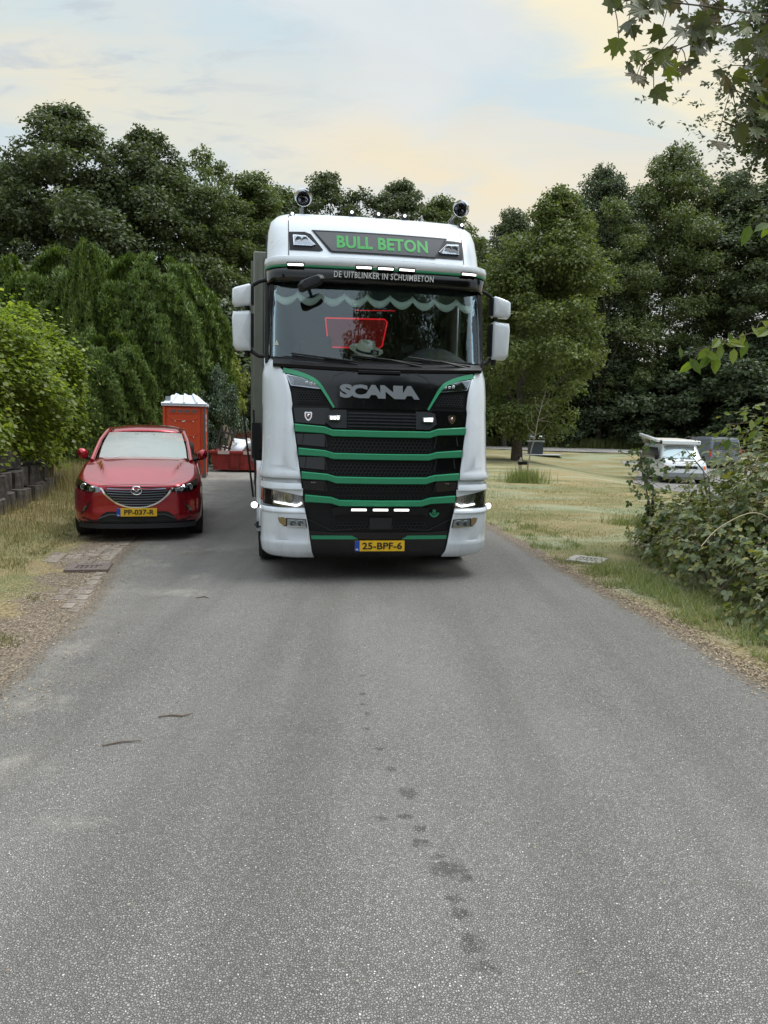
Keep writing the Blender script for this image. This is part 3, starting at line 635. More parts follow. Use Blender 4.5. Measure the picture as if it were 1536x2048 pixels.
    for sx in (-1, 1):
        plate('lamp_mount', [(.37, 1.64), (.52, 1.64), (.60, 1.70), (.585, 1.81), (.50, 1.83), (.37, 1.83)], S_low, .014, .03, DARKP, T, sx=sx)
        h = MB().box((sx * .50, S_low(.5, 1.74) - .03, 1.742), (.125, .04, .055)).build('grille_light', STEEL, T, bevel=.012)
        for k in (-1, 0, 1): MB().box((sx * .50 + k * .034, S_low(.5, 1.74) - .052, 1.742), (.024, .012, .03)).build('led', LAMPW, h, bevel=.004)
        # shield emblem
        cx, cz = .772 * sx, 1.755
        sh = [(-.040, .034), (-.03, .046), (0, .042), (.03, .046), (.040, .034), (.036, -.01), (.018, -.040), (0, -.050), (-.018, -.040), (-.036, -.01)]
        e = plate('emblem', [(cx + a, cz + b) for a, b in sh], S_low, .014, .01, CHROME, T, g=.05)
        plate('shield', [(cx + a * .66, cz + b * .66) for a, b in sh], S_low, .018, .005, pm('emblem maroon', (.12, .02, .03), .3), e, g=.05)
        MB().lathe([(0, -.004), (.012, -.003), (.015, 0)], (cx, S_low(cx, cz) - .019, cz + .004), 'Y', 12).build('griffin_relief', CHROME, e)
        for k in range(3): MB().box((sx * (.70 + .018 * k), S_low(.7, 1.07) - .006, 1.068), (.011, .01, .012)).build('sensor', STEEL, T)
    # chin
    plate('bumper_lip', [(-.50, .70), (-.46, .735), (.46, .735), (.50, .70), (.53, .80), (.44, .815), (-.44, .815), (-.53, .80)], S_low, .03, .03, MBLACK, T)
    for xc in (-.243, -.013, .212):
        hs = MB().box((xc, S_low(0, .79) - .052, .79), (.175, .03, .034)).build('led_bar', MBLACK, T, bevel=.004)
        MB().box((xc, S_low(0, .79) - .070, .79), (.158, .012, .02)).build('led_strip', LAMPW, hs)
    plate('tow_cover', [(-.12, .575), (.12, .575), (.12, .70), (-.12, .70)], S_low, .010, .02, DARKP, T)
    plate('chin_panel', [(-.72, .27), (.72, .27), (.76, .56), (.52, .54), (-.52, .54), (-.76, .56)], S_low, .001, .03, BLACK, T)
    for sx in (-1, 1): ribbon('chin_line', [(.30, .575), (.52, .56), (.77, .68)], .008, S_low, .012, .012, DARKP, T, sx)
    # small crest in green
    cx, cz = .585, .745
    e = ribbon('crest', [(cx - .05, cz + .008), (cx - .03, cz - .02), (cx, cz - .035), (cx + .03, cz - .02), (cx + .05, cz + .008)], .018, S_low, .012, .01, GREEN, T)
    ribbon('crest_inner', [(cx - .022, cz + .01), (cx, cz - .012), (cx + .022, cz + .01)], .012, S_low, .012, .01, GREEN, e)
    text('crest_letter', 'B', cx - .018, cx + .018, cz + .012, cz + .045, S_low, .012, .004, GREEN, T, .06)
    # number plate
    npl = plate('number_plate', [(-.272, .342), (.262, .342), (.262, .455), (-.272, .455)], lambda x, z: -.02, .004, .012, YPLATE, T)
    plate('plate_band', [(-.272, .342), (-.222, .342), (-.222, .455), (-.272, .455)], lambda x, z: -.02, .006, .002, NLBLUE, npl)
    text('plate_country', 'NL', -.262, -.233, .352, .372, lambda x, z: -.026, 0, .002, pm('white lettering', (.8, .82, .85)), npl, .02)
    text('plate_lettering', '25-BPF-6', -.195, .235, .362, .437, lambda x, z: -.026, 0, .002, PBLACK, npl, .02)
    # --- white corner panels
    wS = lambda z: interp(z, [.25, .3, .42, .8, 1.10, 1.25, 2.2, 2.33, 2.42, 2.46], [1.20, 1.245, 1.262, 1.27, 1.262, 1.25, 1.25, 1.225, 1.175, 1.15])
    hlm = pm('headlamp interior', (.30, .32, .34), .25, .7)
    for sx in (-1, 1):
        corner_loft('air_deflector', [1.105, 1.115, 1.14, 1.18, 1.24, 1.4, 1.6, 1.78, 1.83, 1.88, 2.0, 2.12, 2.2, 2.28, 2.34, 2.38, 2.42],
                    xin, lambda z: wS(z) + interp(z, [1.105, 1.13, 1.19, 1.26, 1.84, 1.9], [.012, .02, .012, 0, -.003, .004]), lambda z: f_low(z) - interp(z, [1.105, 1.13, 1.2, 1.9, 2.42], [.03, .045, .03, .03, .02]), .40, .90, WHITE, T, sx)
        corner_loft('recess_panel', [1.02, 1.06, 1.11], xin, lambda z: wS(z) - .02, lambda z: f_low(z) - .003, .40, .8, WHITE, T, sx)
        corner_loft('lamp_brow', [.99, 1.0, 1.03, 1.055, 1.06], xin, lambda z: wS(z) + .004, lambda z: f_low(z) - interp(z, [.99, 1.03, 1.06], [.045, .04, .02]), .40, .85, WHITE, T, sx)
        corner_loft('lamp_sill', [.745, .76, .80], lambda z: xin(z), lambda z: wS(z) + .006, lambda z: f_low(z) - interp(z, [.745, .80], [.05, .03]), .40, .85, WHITE, T, sx)
        corner_loft('bumper_corner', [.255, .265, .30, .34, .40, .435, .45, .52, .60, .70, .735, .742],
                    xin, lambda z: wS(z) + interp(z, [.43, .45], [.006, .0]), lambda z: f_low(z) - interp(z, [.255, .43, .45, .74], [.03, .045, .03, .045]), .40, .92, WHITE, T, sx)
        xo = 1.245
        # headlamp: housing, ribbed reflectors, daylight strip
        S_h = lambda x, z: plan(x, f_low(z), 1.268, .40)
        hl = plate('headlamp', [(xin(.8) - .005, .80), (.90, .80), (1.1, .815), (xo, .84), (xo, .995), (1.1, .985), (xin(.95) - .005, .965)], S_h, -.03, .02, hlm, T, sx=sx, g=.06)
        plate('lamp_shroud', [(xin(.95) - .005, .925), (.95, .95), (1.1, .975), (xo, .998), (xo, .985), (xo, 1.0), (xin(.95) - .005, 1.0)][:4] + [(xo, 1.005), (xin(.95) - .005, 1.005)], S_h, .022, .02, WHITE, hl, sx=sx)
        for cx_, rr in ((.96, .05), (1.09, .055)):
            MB().lathe([(.0, .03), (rr * .6, .02), (rr, -.005), (rr * 1.05, .0)], (sx * cx_, S_h(cx_, .89) + .01, .895), 'Y', 18).build('projector', pm('projector glass', (.10, .12, .13), .05, .7, coat=1), hl)
        for k in range(12):
            xk = .85 + k * .031
            MB().box((sx * xk, S_h(xk, .89) + .018, .90), (.006, .02, .10)).build('reflector_rib', pm('lamp reflector', (.45, .48, .5), .18), hl)
        dr = [(1.20, .868), (1.10, .85), (.97, .832), (.885, .822), (.835, .85)]
        ribbon('daylight_strip', crv(dr, 4), .018, S_h, .014, .015, LAMPW, hl, sx)
        plate('lamp_floor', [(xin(.8), .795), (.90, .795), (1.1, .805), (xo, .825), (xo, .85), (1.1, .835), (.89, .806), (xin(.8) + .01, .83)], S_h, .008, .012, pm('lamp dark housing', (.05, .055, .06)), hl, sx=sx)
        plate('lamp_cover', [(xin(.8), .80), (.90, .80), (1.1, .815), (xo, .84), (xo, .985), (1.1, .97), (.95, .95), (xin(.95), .925)], S_h, .024, .004, glass('headlamp glass', (.86, .88, .9), .06), hl, sx=sx, g=.06)
        plate('side_indicator', [(xo, .85), (1.262, .852), (1.262, .975), (xo, .985)], S_h, .02, .012, ORANGE, T, sx=sx)
        ribbon('brow_slot', [(.85, 1.010), (1.0, 1.018), (1.17, 1.03)], .012, S_h, .034, .012, PBLACK, T, sx)
        # fog lamp
        fl = plate('fog_lamp', [(1.09, .70), (.79, .683), (.775, .592), (1.02, .605), (1.065, .64)], S_low, .048, .02, pm('lamp dark housing', (.05, .055, .06)), T, sx=sx)
        plate('fog_reflector', [(.985, .685), (.80, .675), (.79, .61), (.985, .615)], S_low, .053, .008, hlm, fl, sx=sx)
        for k in range(2): MB().lathe([(0, .0), (.025, -.006), (.032, 0)], (sx * (.85 + .08 * k), S_low(.86, .64) - .056, .645), 'Y', 14).build('lens', pm('projector glass', (.10, .12, .13)), fl)
        plate('fog_indicator', [(1.085, .696), (1.0, .69), (1.0, .615), (1.03, .612), (1.06, .64)], S_low, .053, .008, pm('smoked amber lens', (.25, .17, .08), .15, coat=1), fl, sx=sx)
        ribbon('fog_trim', [(.785, .602), (.985, .61)], .01, S_low, .062, .01, CHROME, fl, sx)
        # steps, wheel arch and side skirt behind the corner
        m = MB(); m.grid([[(sx * x, y, z) for y, x in ((.9, 1.25), (.93, 1.315), (1.0, 1.325))] for z in (.42, .75, 1.1, 1.24)]); m.build('step_panel', WHITE, T, solid=.02)
        arch = [(1.45 + .60 * math.cos(a), .53 + .62 * math.sin(a)) for a in np.linspace(math.pi * 1.02, -.05, 15)]
        MB().grid([[(sx * x, y, z) for y, z in arch] for x in (1.02, 1.27, 1.29)]).build('wheel_arch', WHITE if sx < 0 else MBLACK, T, 40, solid=.02)
        mk = MB().lathe([(.0, .06), (.03, .05), (.042, .0), (.040, -.006)], (sx * 1.335, .50, .775), 'Y', 20).tube([(sx * 1.25, .56, .755), (sx * 1.335, .55, .765)], .015, 6).build('marker_lamp', MBLACK, T)
        MB().lathe([(0, -.014), (.025, -.011), (.036, 0)], (sx * 1.335, .497, .775), 'Y', 18).build('lens', LAMPW, mk)
        MB().box((sx * 1.285, .95, .50), (.07, .12, .07)).tube([(sx * 1.26, .9, .53), (sx * 1.34, .9, .50), (sx * 1.30, .9, .455)], .008, 6).build('side_hook', DARKP, T, bevel=.01)
        # mirrors
        yb = .70
        def mir(z0, z1, tl):
            o = [(1.375, z0 + .012), (1.385, z0), (1.54, z0), (1.575, z0 + .05), (1.585, z1 - .09), (1.575, z1 - tl), (1.40, z1), (1.378, z1 - .02)] if z1 < 2.95 else [(1.375, z0 + .01), (1.39, z0), (1.56, z0 - .01), (1.585, z0 + .02), (1.58, z0 + .17), (1.55, z1 - .045), (1.40, z1), (1.378, z1 - .015)]
            rows = []; cxm = sum(p[0] for p in o) / len(o); czm = sum(p[1] for p in o) / len(o)
            for s, y in ((.0, .0), (.75, .0), (.93, .012), (1, .04), (1, .13), (.96, .15), (0, .15)):
                rows.append([(sx * (cxm + (a - cxm) * s), yb + y, czm + (b - czm) * s) for a, b in o + [o[0]]])
            h = MB().grid(rows).build('mirror_housing', WHITE, T, 50)
            MB().prism([(sx * (cxm + (a - cxm) * .9), czm + (b - czm) * .92) for a, b in o], yb + .152, yb + .158).build('mirror_glass', pm('mirror face', (.6, .62, .63), .03, 1), h)
            MB().box((sx * 1.365, yb + .09, (z0 + z1) / 2), (.03, .13, (z1 - z0) * .86)).build('mirror_spine', MBLACK, h, bevel=.008)
        mir(2.95, 3.185, .04); mir(2.465, 2.90, .02)
        MB().tube([(sx * 1.20, .74, 3.24), (sx * 1.30, .76, 3.21), (sx * 1.42, .79, 3.14)], .022, 8).build('mirror_arm', MBLACK, T)
        MB().tube([(sx * 1.20, .70, 2.40), (sx * 1.29, .74, 2.41), (sx * 1.42, .79, 2.49)], .024, 8).build('mirror_arm', MBLACK, T)
        MB().tube([(sx * 1.42, .79, 2.4), (sx * 1.42, .79, 3.0)], .03, 8).build('mirror_post', MBLACK, T)
    # kerb mirror hanging from the visor
    rt = Matrix.Rotation(R(-24), 3, 'Y')
    m = MB()
    P = [(-.145, -.035), (-.12, -.06), (.10, -.055), (.145, -.02), (.14, .02), (.10, .045), (-.09, .05), (-.14, .02)]
    for s, y in ((0, -.075), (.7, -.07), (1, -.03), (1, .03), (.8, .05), (0, .05)):
        m.v += [tuple(rt @ Vector((a * s, y, b * s)) + Vector((-.755, .20, 3.13))) for a, b in P]
    n = len(P); m.f += [(i * n + k, i * n + (k + 1) % n, (i + 1) * n + (k + 1) % n, (i + 1) * n + k) for i in range(5) for k in range(n)]
    km = m.build('front_mirror', DARKP, T, 40)
    MB().tube([(-.76, .24, 3.16), (-.78, .34, 3.20)], .02, 8).build('mirror_bracket', MBLACK, km)
    # --- wheels, chassis
    for sx in (-1, 1):
        for yw in (1.48, 4.6, 9.6):
            w = MB().lathe([(.0, -.155), (.28, -.155), (.30, -.16), (.47, -.155), (.50, -.12), (.505, 0), (.50, .12), (.47, .155), (.28, .16), (0, .15)], (0, 0, 0), 'X', 36).build('wheel', RUBBER, T)
            w.location = (sx * 1.14, yw, .505)
            MB().lathe([(0, .06 * sx), (.14, .07 * sx), (.16, .02 * sx), (.27, .08 * sx), (.285, .165 * sx)], (0, 0, 0), 'X', 24).build('rim', STEEL, w)
    MB().box((0, 5.6, .85), (.9, 9.5, .3)).build('chassis', MBLACK, T)
    MB().box((0, 1.5, .62), (.30, .25, .2)).tube([(-1, 1.48, .55), (1, 1.48, .55)], .07, 8).build('front_axle', MBLACK, T)
    MB().box((0, .6, .48), (1.3, .9, .35)).box((0, 2.2, .9), (1.6, 1.6, .6)).build('engine_block', MBLACK, T)
    # trailer body behind the cab
    TB = pm('grey green trailer panel', (.17, .178, .15), .6, var=.1, vscale=3)
    MB().box((-.11, 8.5, 2.58), (2.60, 10.6, 3.0)).build('trailer_box', TB, T, bevel=.02)
    for k in range(9): MB().box((-1.30 + k * .30, 3.17, 2.55), (.05, .06, 2.9)).build('front_post', TB, T)
    for k in range(12): MB().box((-1.425, 3.5 + k * .8, 2.55), (.05, .08, 2.9)).build('side_post', TB, T)
    MB().box((-.1, 8.5, 1.0), (2.5, 10.5, .16)).build('trailer_floor', MBLACK, T)
    m = MB(); m.box((-1.36, 3.0, 1.42), (.12, .2, .5)).box((-1.34, 3.05, 1.05), (.1, .25, .5)).tube([(-1.55, 2.98, 1.85), (-1.47, 2.9, 1.2), (-1.40, 2.85, .62)], .014, 6).tube([(-1.40, 2.98, 1.85), (-1.38, 2.9, 1.2), (-1.36, 2.85, .62)], .014, 6)
    m.build('catwalk_ladder', MBLACK, T)
    for sx in (-1, 1): MB().box((sx * 1.2, 3.3, .75), (.08, 1.6, .5)).build('side_skirt', DARKP, T, bevel=.02)
    return T
truck = build_truck()
def place_on_truck(o):   # loose things that lie in the cab stay top level
    o.matrix_world = Matrix.Translation((-.035, 7.66, 0)) @ Matrix.Rotation(R(9), 4, 'Z') @ o.matrix_world
HATM = pm('pale straw', (.93, .93, .80), .8, bump=.6, bscale=250)
hat = thing('straw_hat', 'pale straw hat with a dark band lying behind the truck windscreen', 'hat')
n = 32; rows = []
for r_, h in ((.165, .03), (.16, .022), (.13, .0), (.092, .006), (.085, .05), (.078, .10), (.062, .125), (.03, .115), (.0, .10)):
    rows.append([(r_ * math.cos(2 * math.pi * k / n) * 1.05, r_ * math.sin(2 * math.pi * k / n) * .85, h + (.018 * math.cos(4 * math.pi * k / n) if h < .03 and r_ > .12 else 0) - (.016 * abs(math.sin(2 * math.pi * k / n)) if h > .11 else 0)) for k in range(n + 1)])
MB().grid(rows).build('hat_body', HATM, hat, 60, solid=.003)
MB().grid([[(r_ * math.cos(2 * math.pi * k / n) * 1.05, r_ * math.sin(2 * math.pi * k / n) * .85, h) for k in range(n + 1)] for r_, h in ((.0935, .008), (.089, .032))]).build('hat_band', pm('navy band', (.01, .015, .03), .7), hat, 60)
MB().box((.075, -.075, .035), (.08, .01, .05)).build('hat_tag', pm('navy band', (.01, .015, .03), .7), hat)
MB().box((.078, -.082, .046), (.036, .003, .008)).box((.078, -.082, .028), (.036, .003, .008)).build('tag_print', pm('white lettering', (.8, .82, .85)), hat)
bpy.context.view_layer.update()
hat.location = (0, 0, 0); hat.matrix_world = Matrix.Translation((-.035, 7.66, 0)) @ Matrix.Rotation(R(9), 4, 'Z') @ Matrix.Translation((-.125, .55, 2.475)) @ Matrix.Rotation(R(27), 4, 'X') @ Matrix.Scale(1.12, 4) @ Matrix.Rotation(R(6), 4, 'Y')

# ============================================================ VEHICLES with lofted bodies
def from_bvh(objs):
    from mathutils.bvhtree import BVHTree
    vs = []; fs = []
    for o in objs:
        b = len(vs); vs += [v.co.copy() for v in o.data.vertices]; fs += [tuple(i + b for i in p.vertices) for p in o.data.polygons]
    bv = BVHTree.FromPolygons(vs, fs)
    def s(x, z):
        h = bv.ray_cast(Vector((x, -2, z)), Vector((0, 1, 0)))
        if h[0] is None:
            h = bv.find_nearest(Vector((x, .2, z)))
        return h[0].y
    return s
def car_body(rows, L, hw, plan_r, ztop, crown, wheels, zr, ny=46, front_k=.14, rr=.30, crease=None):
    """rows: (z, inset, front shift, rises: 0..1 how far it follows ztop(y)); returns skin incl. hood/deck cap"""
    def path(ins, fs):
        w = hw - ins; c = w - plan_r; P = [(x, fs + front_k * (x / hw) ** 2) for x in np.linspace(0, c, 7)]; y0 = P[-1][1]
        P += [(c + plan_r * math.sin(a), y0 + plan_r * 1.25 * (1 - math.cos(a))) for a in np.linspace(0, math.pi / 2, 9)[1:]]
        y1 = P[-1][1]; P += [(w, y) for y in np.linspace(y1, L - rr - .02, ny)[1:]]
        P += [(w - rr * (1 - math.cos(a)), L - rr + rr * math.sin(a)) for a in np.linspace(0, math.pi / 2, 6)[1:]]
        P += [(x, L) for x in np.linspace(w - rr, 0, 4)[1:]]
        return P
    G = []
    for j, (z, ins, fs, rise) in enumerate(rows):
        row = []
        for x, y in path(ins, fs):
            yy = y; zz = z + rise * (ztop(yy) - ztop(0))
            for wy in wheels:
                dd = zr ** 2 - (yy - wy) ** 2
                if dd > 0 and x > hw * .8: zz = max(zz, .33 + math.sqrt(dd) + .012 * j)
            row.append((x, yy, zz))
        G.append(row)
    m = MB(); m.grid(G); m.grid([[(-x, y, z) for x, y, z in r] for r in G])
    top = G[-1]; cap = []
    for x, y, z in top:
        cap.append([(x * t, y + (0 if abs(t) == 1 else 0), z + crown(x * t, x, y)) for t in np.linspace(-1, 1, 41)])
    m.grid(cap); return m
def add_wheels(T, spots, r, w, rimmat, hw):
    for x, y in spots:
        sx = 1 if x > 0 else -1
        o = MB().lathe([(0, -w / 2), (r * .66, -w / 2), (r * .94, -w / 2), (r, -w / 3), (r, w / 3), (r * .94, w / 2), (r * .66, w / 2), (0, w / 2)], (0, 0, 0), 'X', 32).build('wheel', RUBBER, T); o.location = (x, y, r)
        MB().lathe([(0, sx * w * .5), (.05, sx * w * .52), (r * .2, sx * w * .42), (r * .6, sx * w * .46), (r * .66, sx * w * .53)], (0, 0, 0), 'X', 24).build('rim', rimmat, o)
CARRED = pm('deep red metallic paint', (.36, .007, .018), .24, metal=.6, coat=1)
def build_red_car():
    T = thing('parked_car', 'red hatchback parked on the left verge facing the viewer', 'car', (-3.38, 9.84, 0), R(14.5))
    s5 = lambda y: float(sstep(-.25, 1.35, y))
    ztop = lambda y: .30 * s5(y) + .04 * float(sstep(1.3, 4.0, y))
    rows = [(.195, .16, .10, 0), (.225, .06, .045, 0), (.30, .012, .02, 0), (.42, .0, .03, .0), (.56, .0, .035, .12), (.66, .012, .03, .45), (.725, .03, .035, .75), (.765, .075, .06, .95), (.775, .12, .11, 1.0)]
    def crown(x, w, y):
        u = abs(x) / max(w, .01); cr = .36 + .28 * min(1, max(0, (y - .1) / 1.2)); k = min(1, max(0, (y - .12) / .5)) if y < 1.6 else .3
        base = .035 * (1 - u * u) * k
        ridge = .020 * k * float(sstep(cr + .07, cr - .02, abs(x))) if False else .036 * k * (1 - float(sstep(cr - .01, cr + .045, abs(x))))
        return base + ridge
    body = car_body(rows, 4.2, .875, .40, ztop, crown, (.87, 3.45), .375, front_k=.16)
    body = body.build('body', CARRED, T, 35)
    S = from_bvh([body])
    # greenhouse
    wb = [(.0, 1.20), (.40, 1.23), (.58, 1.30), (.665, 1.43)]; 
    def pane(name, bl, tl, mat, n=12, off=0):
        """bl, tl: half widths/heights  (w, y, z) at base and top, curved in plan"""
        G = []
        for t in np.linspace(0, 1, 9):
            w = bl[0] + (tl[0] - bl[0]) * t; y = bl[1] + (tl[1] - bl[1]) * t; z = bl[2] + (tl[2] - bl[2]) * t + .035 * math.sin(math.pi * t)
            G.append([(w * u, y + .16 * (u * u) * (1 - .3 * t), z + (.025 * (1 - u * u)) * t - .0) for u in np.linspace(-1, 1, 15)])
        return MB().grid(G).build(name, mat, T, 60)
    pane('windscreen', (.665, 1.16, 1.075), (.555, 1.98, 1.465), glass('car windscreen glass', (.55, .60, .60), .24, gcol=(.95, .97, .90)))
    G = []
    for y, z, w in ((1.97, 1.468, .56), (2.05, 1.50, .555), (2.3, 1.545, .55), (2.7, 1.565, .55), (3.2, 1.555, .545), (3.7, 1.51, .52), (3.95, 1.46, .50)):
        G.append([(w * u, y + (.13 * u * u if y < 2.2 else 0), z + .03 * (1 - u * u) - .028 * abs(u) ** 6) for u in np.linspace(-1, 1, 17)])
    MB().grid(G).build('roof', CARRED, T, 60, solid=.01)
    for sx in (-1, 1):
        pl = [(.715, 1.18, 1.06), (.69, 1.45, 1.20), (.655, 1.75, 1.35), (.60, 2.10, 1.475), (.585, 2.3, 1.52), (.575, 3.2, 1.53), (.56, 3.85, 1.47)]
        MB().tube([(sx * x, y, z) for x, y, z in pl], [.030, .032, .03, .028, .022, .022, .02], 8).build('window_pillar', CARRED, T, 60)
        MB().grid([[(sx * x, y, z) for x, y, z in ((.745, 1.5, 1.10), (.76, 2.4, 1.13), (.74, 3.4, 1.16), (.68, 3.9, 1.2))], [(sx * x, y, z) for x, y, z in ((.66, 1.75, 1.33), (.60, 2.4, 1.50), (.59, 3.3, 1.50), (.56, 3.8, 1.44))]]).build('side_window', glass('car side glass', (.08, .09, .09), .1), T)
        # mirror
        sh = MB(); rr_ = []
        for s, y in ((0, 1.42), (.7, 1.43), (.95, 1.46), (1, 1.52), (.97, 1.58), (.85, 1.60)):
            rr_.append([(sx * (.885 + .085 * s * math.cos(a) * (1.0 if math.cos(a) > 0 else .9)), y, 1.145 + .085 * s * math.sin(a) + .012 * math.cos(a)) for a in np.linspace(0, 2 * math.pi, 21)])
        mr = sh.grid(rr_).build('mirror', CARRED, T, 60)
        MB().lathe([(0, 1.60), (.075, 1.60)], (sx * .885, 0, 1.145), 'Y', 20).build('mirror_glass', pm('mirror face', (.6, .62, .63), .03, 1), mr)
        MB().tube([(sx * .74, 1.52, 1.06), (sx * .80, 1.53, 1.075), (sx * .86, 1.53, 1.10)], [.03, .028, .035], 8).build('mirror_foot', MBLACK, mr)
    MB().box((0, 2.9, .85), (1.5, 2.3, .9)).build('cabin_interior', pm('car interior', (.03, .03, .03), .9), T, bevel=.1)
    for xs in (-.36, .36):
        MB().box((xs, 2.35, 1.25), (.30, .12, .30), None, .3).build('headrest', pm('car interior', (.03, .03, .03), .9), T, bevel=.04)
    G = [[(x, y + .12 * (x / .66) ** 2, z) for x in np.linspace(-.68, .68, 13)] for y, z in ((1.08, 1.066), (1.12, 1.05), (1.2, 1.06), (1.6, 1.02), (1.7, .95))]
    MB().grid(G).build('dashboard', pm('car interior', (.03, .03, .03)), T)
    for x0, x1 in ((-.60, -.12), (-.10, .42)):
        MB().tube([(x0, 1.17 + .12 * (x0 / .66) ** 2, 1.09), ((x0 + x1) / 2, 1.16, 1.10), (x1, 1.15, 1.075)], [.006, .009, .012], 6).build('wiper', MBLACK, T)
    plate('sensor_cover', [(-.15, 1.455), (.15, 1.455), (.11, 1.40), (.06, 1.37), (-.06, 1.37), (-.11, 1.40)], lambda x, z: 1.16 + (z - 1.075) / .39 * .82 - .07 , .0, .01, pm('sensor grey', (.15, .17, .18), .4), T)
    MB().lathe([(.018, 0), (.012, .03), (.003, .075), (0, .08)], (0, 3.5, 1.57), 'Z', 10).build('aerial_fin', CARRED, T)
    # black lower skirt
    sk = [(-.80, .285), (-.72, .34), (-.55, .30), (-.50, .31), (0, .285), (.50, .31), (.55, .30), (.72, .34), (.80, .285), (.78, .215), (.5, .20), (0, .195), (-.5, .20), (-.78, .215)]
    plate('skirt', sk, S, .008, .02, DARKP, T, g=.07)
    plate('intake', [(-.52, .315), (-.44, .40), (-.38, .425), (.38, .425), (.44, .40), (.52, .315), (.40, .285), (0, .275), (-.40, .285)], S, .010, .02, pm('intake black', (.004, .004, .004), .7), T, g=.07)
    for sx in (-1, 1): ribbon('intake_trim', [(.10, .385), (.36, .385), (.50, .33)], .012, S, .018, .01, pm('gunmetal trim', (.12, .12, .13), .3, .8), T, sx)
    ribbon('lower_lip', [(x, .225) for x in np.linspace(-.78, .78, 21)], .065, lambda x, z: S(x, .27), .022, .05, DARKP, T)
    # grille
    go = [(.0, .487), (.13, .50), (.28, .56), (.40, .665), (.428, .715), (.405, .755), (0, .768)]
    plate('grille', go + [(-x, z) for x, z in reversed(go[1:-1])], S, .004, .02, pm('intake black', (.004, .004, .004)), T, g=.07)
    for i in range(7):
        z = .745 - .034 * i; xm = interp(z, [.487, .50, .56, .665, .715, .76], [.05, .13, .27, .39, .415, .39]) - .015
        ribbon('grille_slat', [(x, z - .018 * (1 - (abs(x) / .43) ** 2)) for x in np.linspace(-xm, xm, 13)], .011, S, .016, .018, pm('blue grey slat', (.20, .22, .27), .28, .85), T)
    for sx in (-1, 1):
        ribbon('grille_wing', crv([(.0, .482), (.13, .492), (.28, .55), (.405, .655), (.445, .72), (.47, .745)], 4), .020, S, .022, .02, CHROME, T, sx, taper=([0, .6, 1], [.8, 1.2, 1.0]))
    lg = MB().tube([(.068 * math.cos(a), S(.0, .71) - .035, .715 + .055 * math.sin(a)) for a in np.linspace(0, 2 * math.pi, 29)], .009, 8).build('badge', CHROME, T, 60)
    yb = S(0, .71) - .036
    MB().tube([(-.055, yb, .742), (-.03, yb, .728), (0, yb, .698), (.03, yb, .728), (.055, yb, .742)], [.004, .009, .009, .009, .004], 6).build('badge_wings', CHROME, lg)
    # number plate
    yp = S(0, .43) - .03
    npl = plate('number_plate', [(-.262, .362), (.262, .362), (.262, .475), (-.262, .475)], lambda x, z: yp, .0, .012, YPLATE, T)
    plate('plate_band', [(-.262, .362), (-.212, .362), (-.212, .475), (-.262, .475)], lambda x, z: yp, .003, .002, NLBLUE, npl)
    text('plate_country', 'NL', -.252, -.223, .37, .39, lambda x, z: yp - .004, 0, .001, pm('white lettering', (.8, .82, .85)), npl, .02)
    text('plate_lettering', 'PP-037-R', -.165, .225, .384, .455, lambda x, z: yp - .002, 0, .002, PBLACK, npl, .02)
    # lamps
    hm = pm('car lamp dark housing', (.015, .016, .018), .08, coat=1)
    for sx in (-1, 1):
        o = [(.44, .715), (.455, .745), (.62, .79), (.79, .850), (.815, .845), (.80, .74), (.70, .695), (.52, .685)]
        h = plate('headlight', o, S, .008, .02, hm, T, sx=sx, g=.05)
        for cx_, cz_, r_ in ((.695, .755, .042), (.585, .735, .026)):
            yy = S(cx_ * sx, cz_) - .012
            MB().lathe([(r_ * .2, -.004), (r_ * .72, -.006), (r_ * .8, -.002)], (cx_ * sx, yy, cz_), 'Y', 20).build('lens', pm('projector glass', (.10, .12, .13)), h)
            MB().tube([(cx_ * sx + r_ * math.cos(a), yy - .004, cz_ + r_ * math.sin(a)) for a in np.linspace(0, 2 * math.pi, 21)], .004, 6).build('ring', CHROME, h)
        ribbon('lamp_brow', [(.46, .738), (.62, .782), (.79, .84)], .007, S, .014, .008, CHROME, h, sx)
        plate('lamp_cover', o, S, .020, .003, glass('headlamp glass', (.86, .88, .9), .06), h, sx=sx, g=.05)
        f = plate('fog_slot', [(.60, .565), (.625, .555), (.69, .45), (.755, .375), (.735, .375), (.665, .44)], S, .005, .01, pm('intake black', (.004, .004, .004)), T, sx=sx)
        plate('fog_lens', [(.655, .50), (.69, .495), (.725, .43), (.695, .42)], S, .008, .006, STEEL, f, sx=sx)
    # shut line of the bonnet
    ribbon('bonnet_gap', [(x, .778 + .012 * (1 - (x / .45) ** 2)) for x in np.linspace(-.45, .45, 13)], .006, S, .001, .006, PBLACK, T)
    for sx in (-1, 1): MB().box((sx * .60, 2.15, .42), (.4, 3.6, .3)).build('underbody', MBLACK, T)
    MB().box((0, 2.1, .32), (1.3, 3.9, .2)).build('underbody', MBLACK, T)
    add_wheels(T, [(-.765, .87), (.765, .87), (-.765, 3.45), (.765, 3.45)], .335, .22, STEEL, .875)
    return T
red_car = build_red_car()

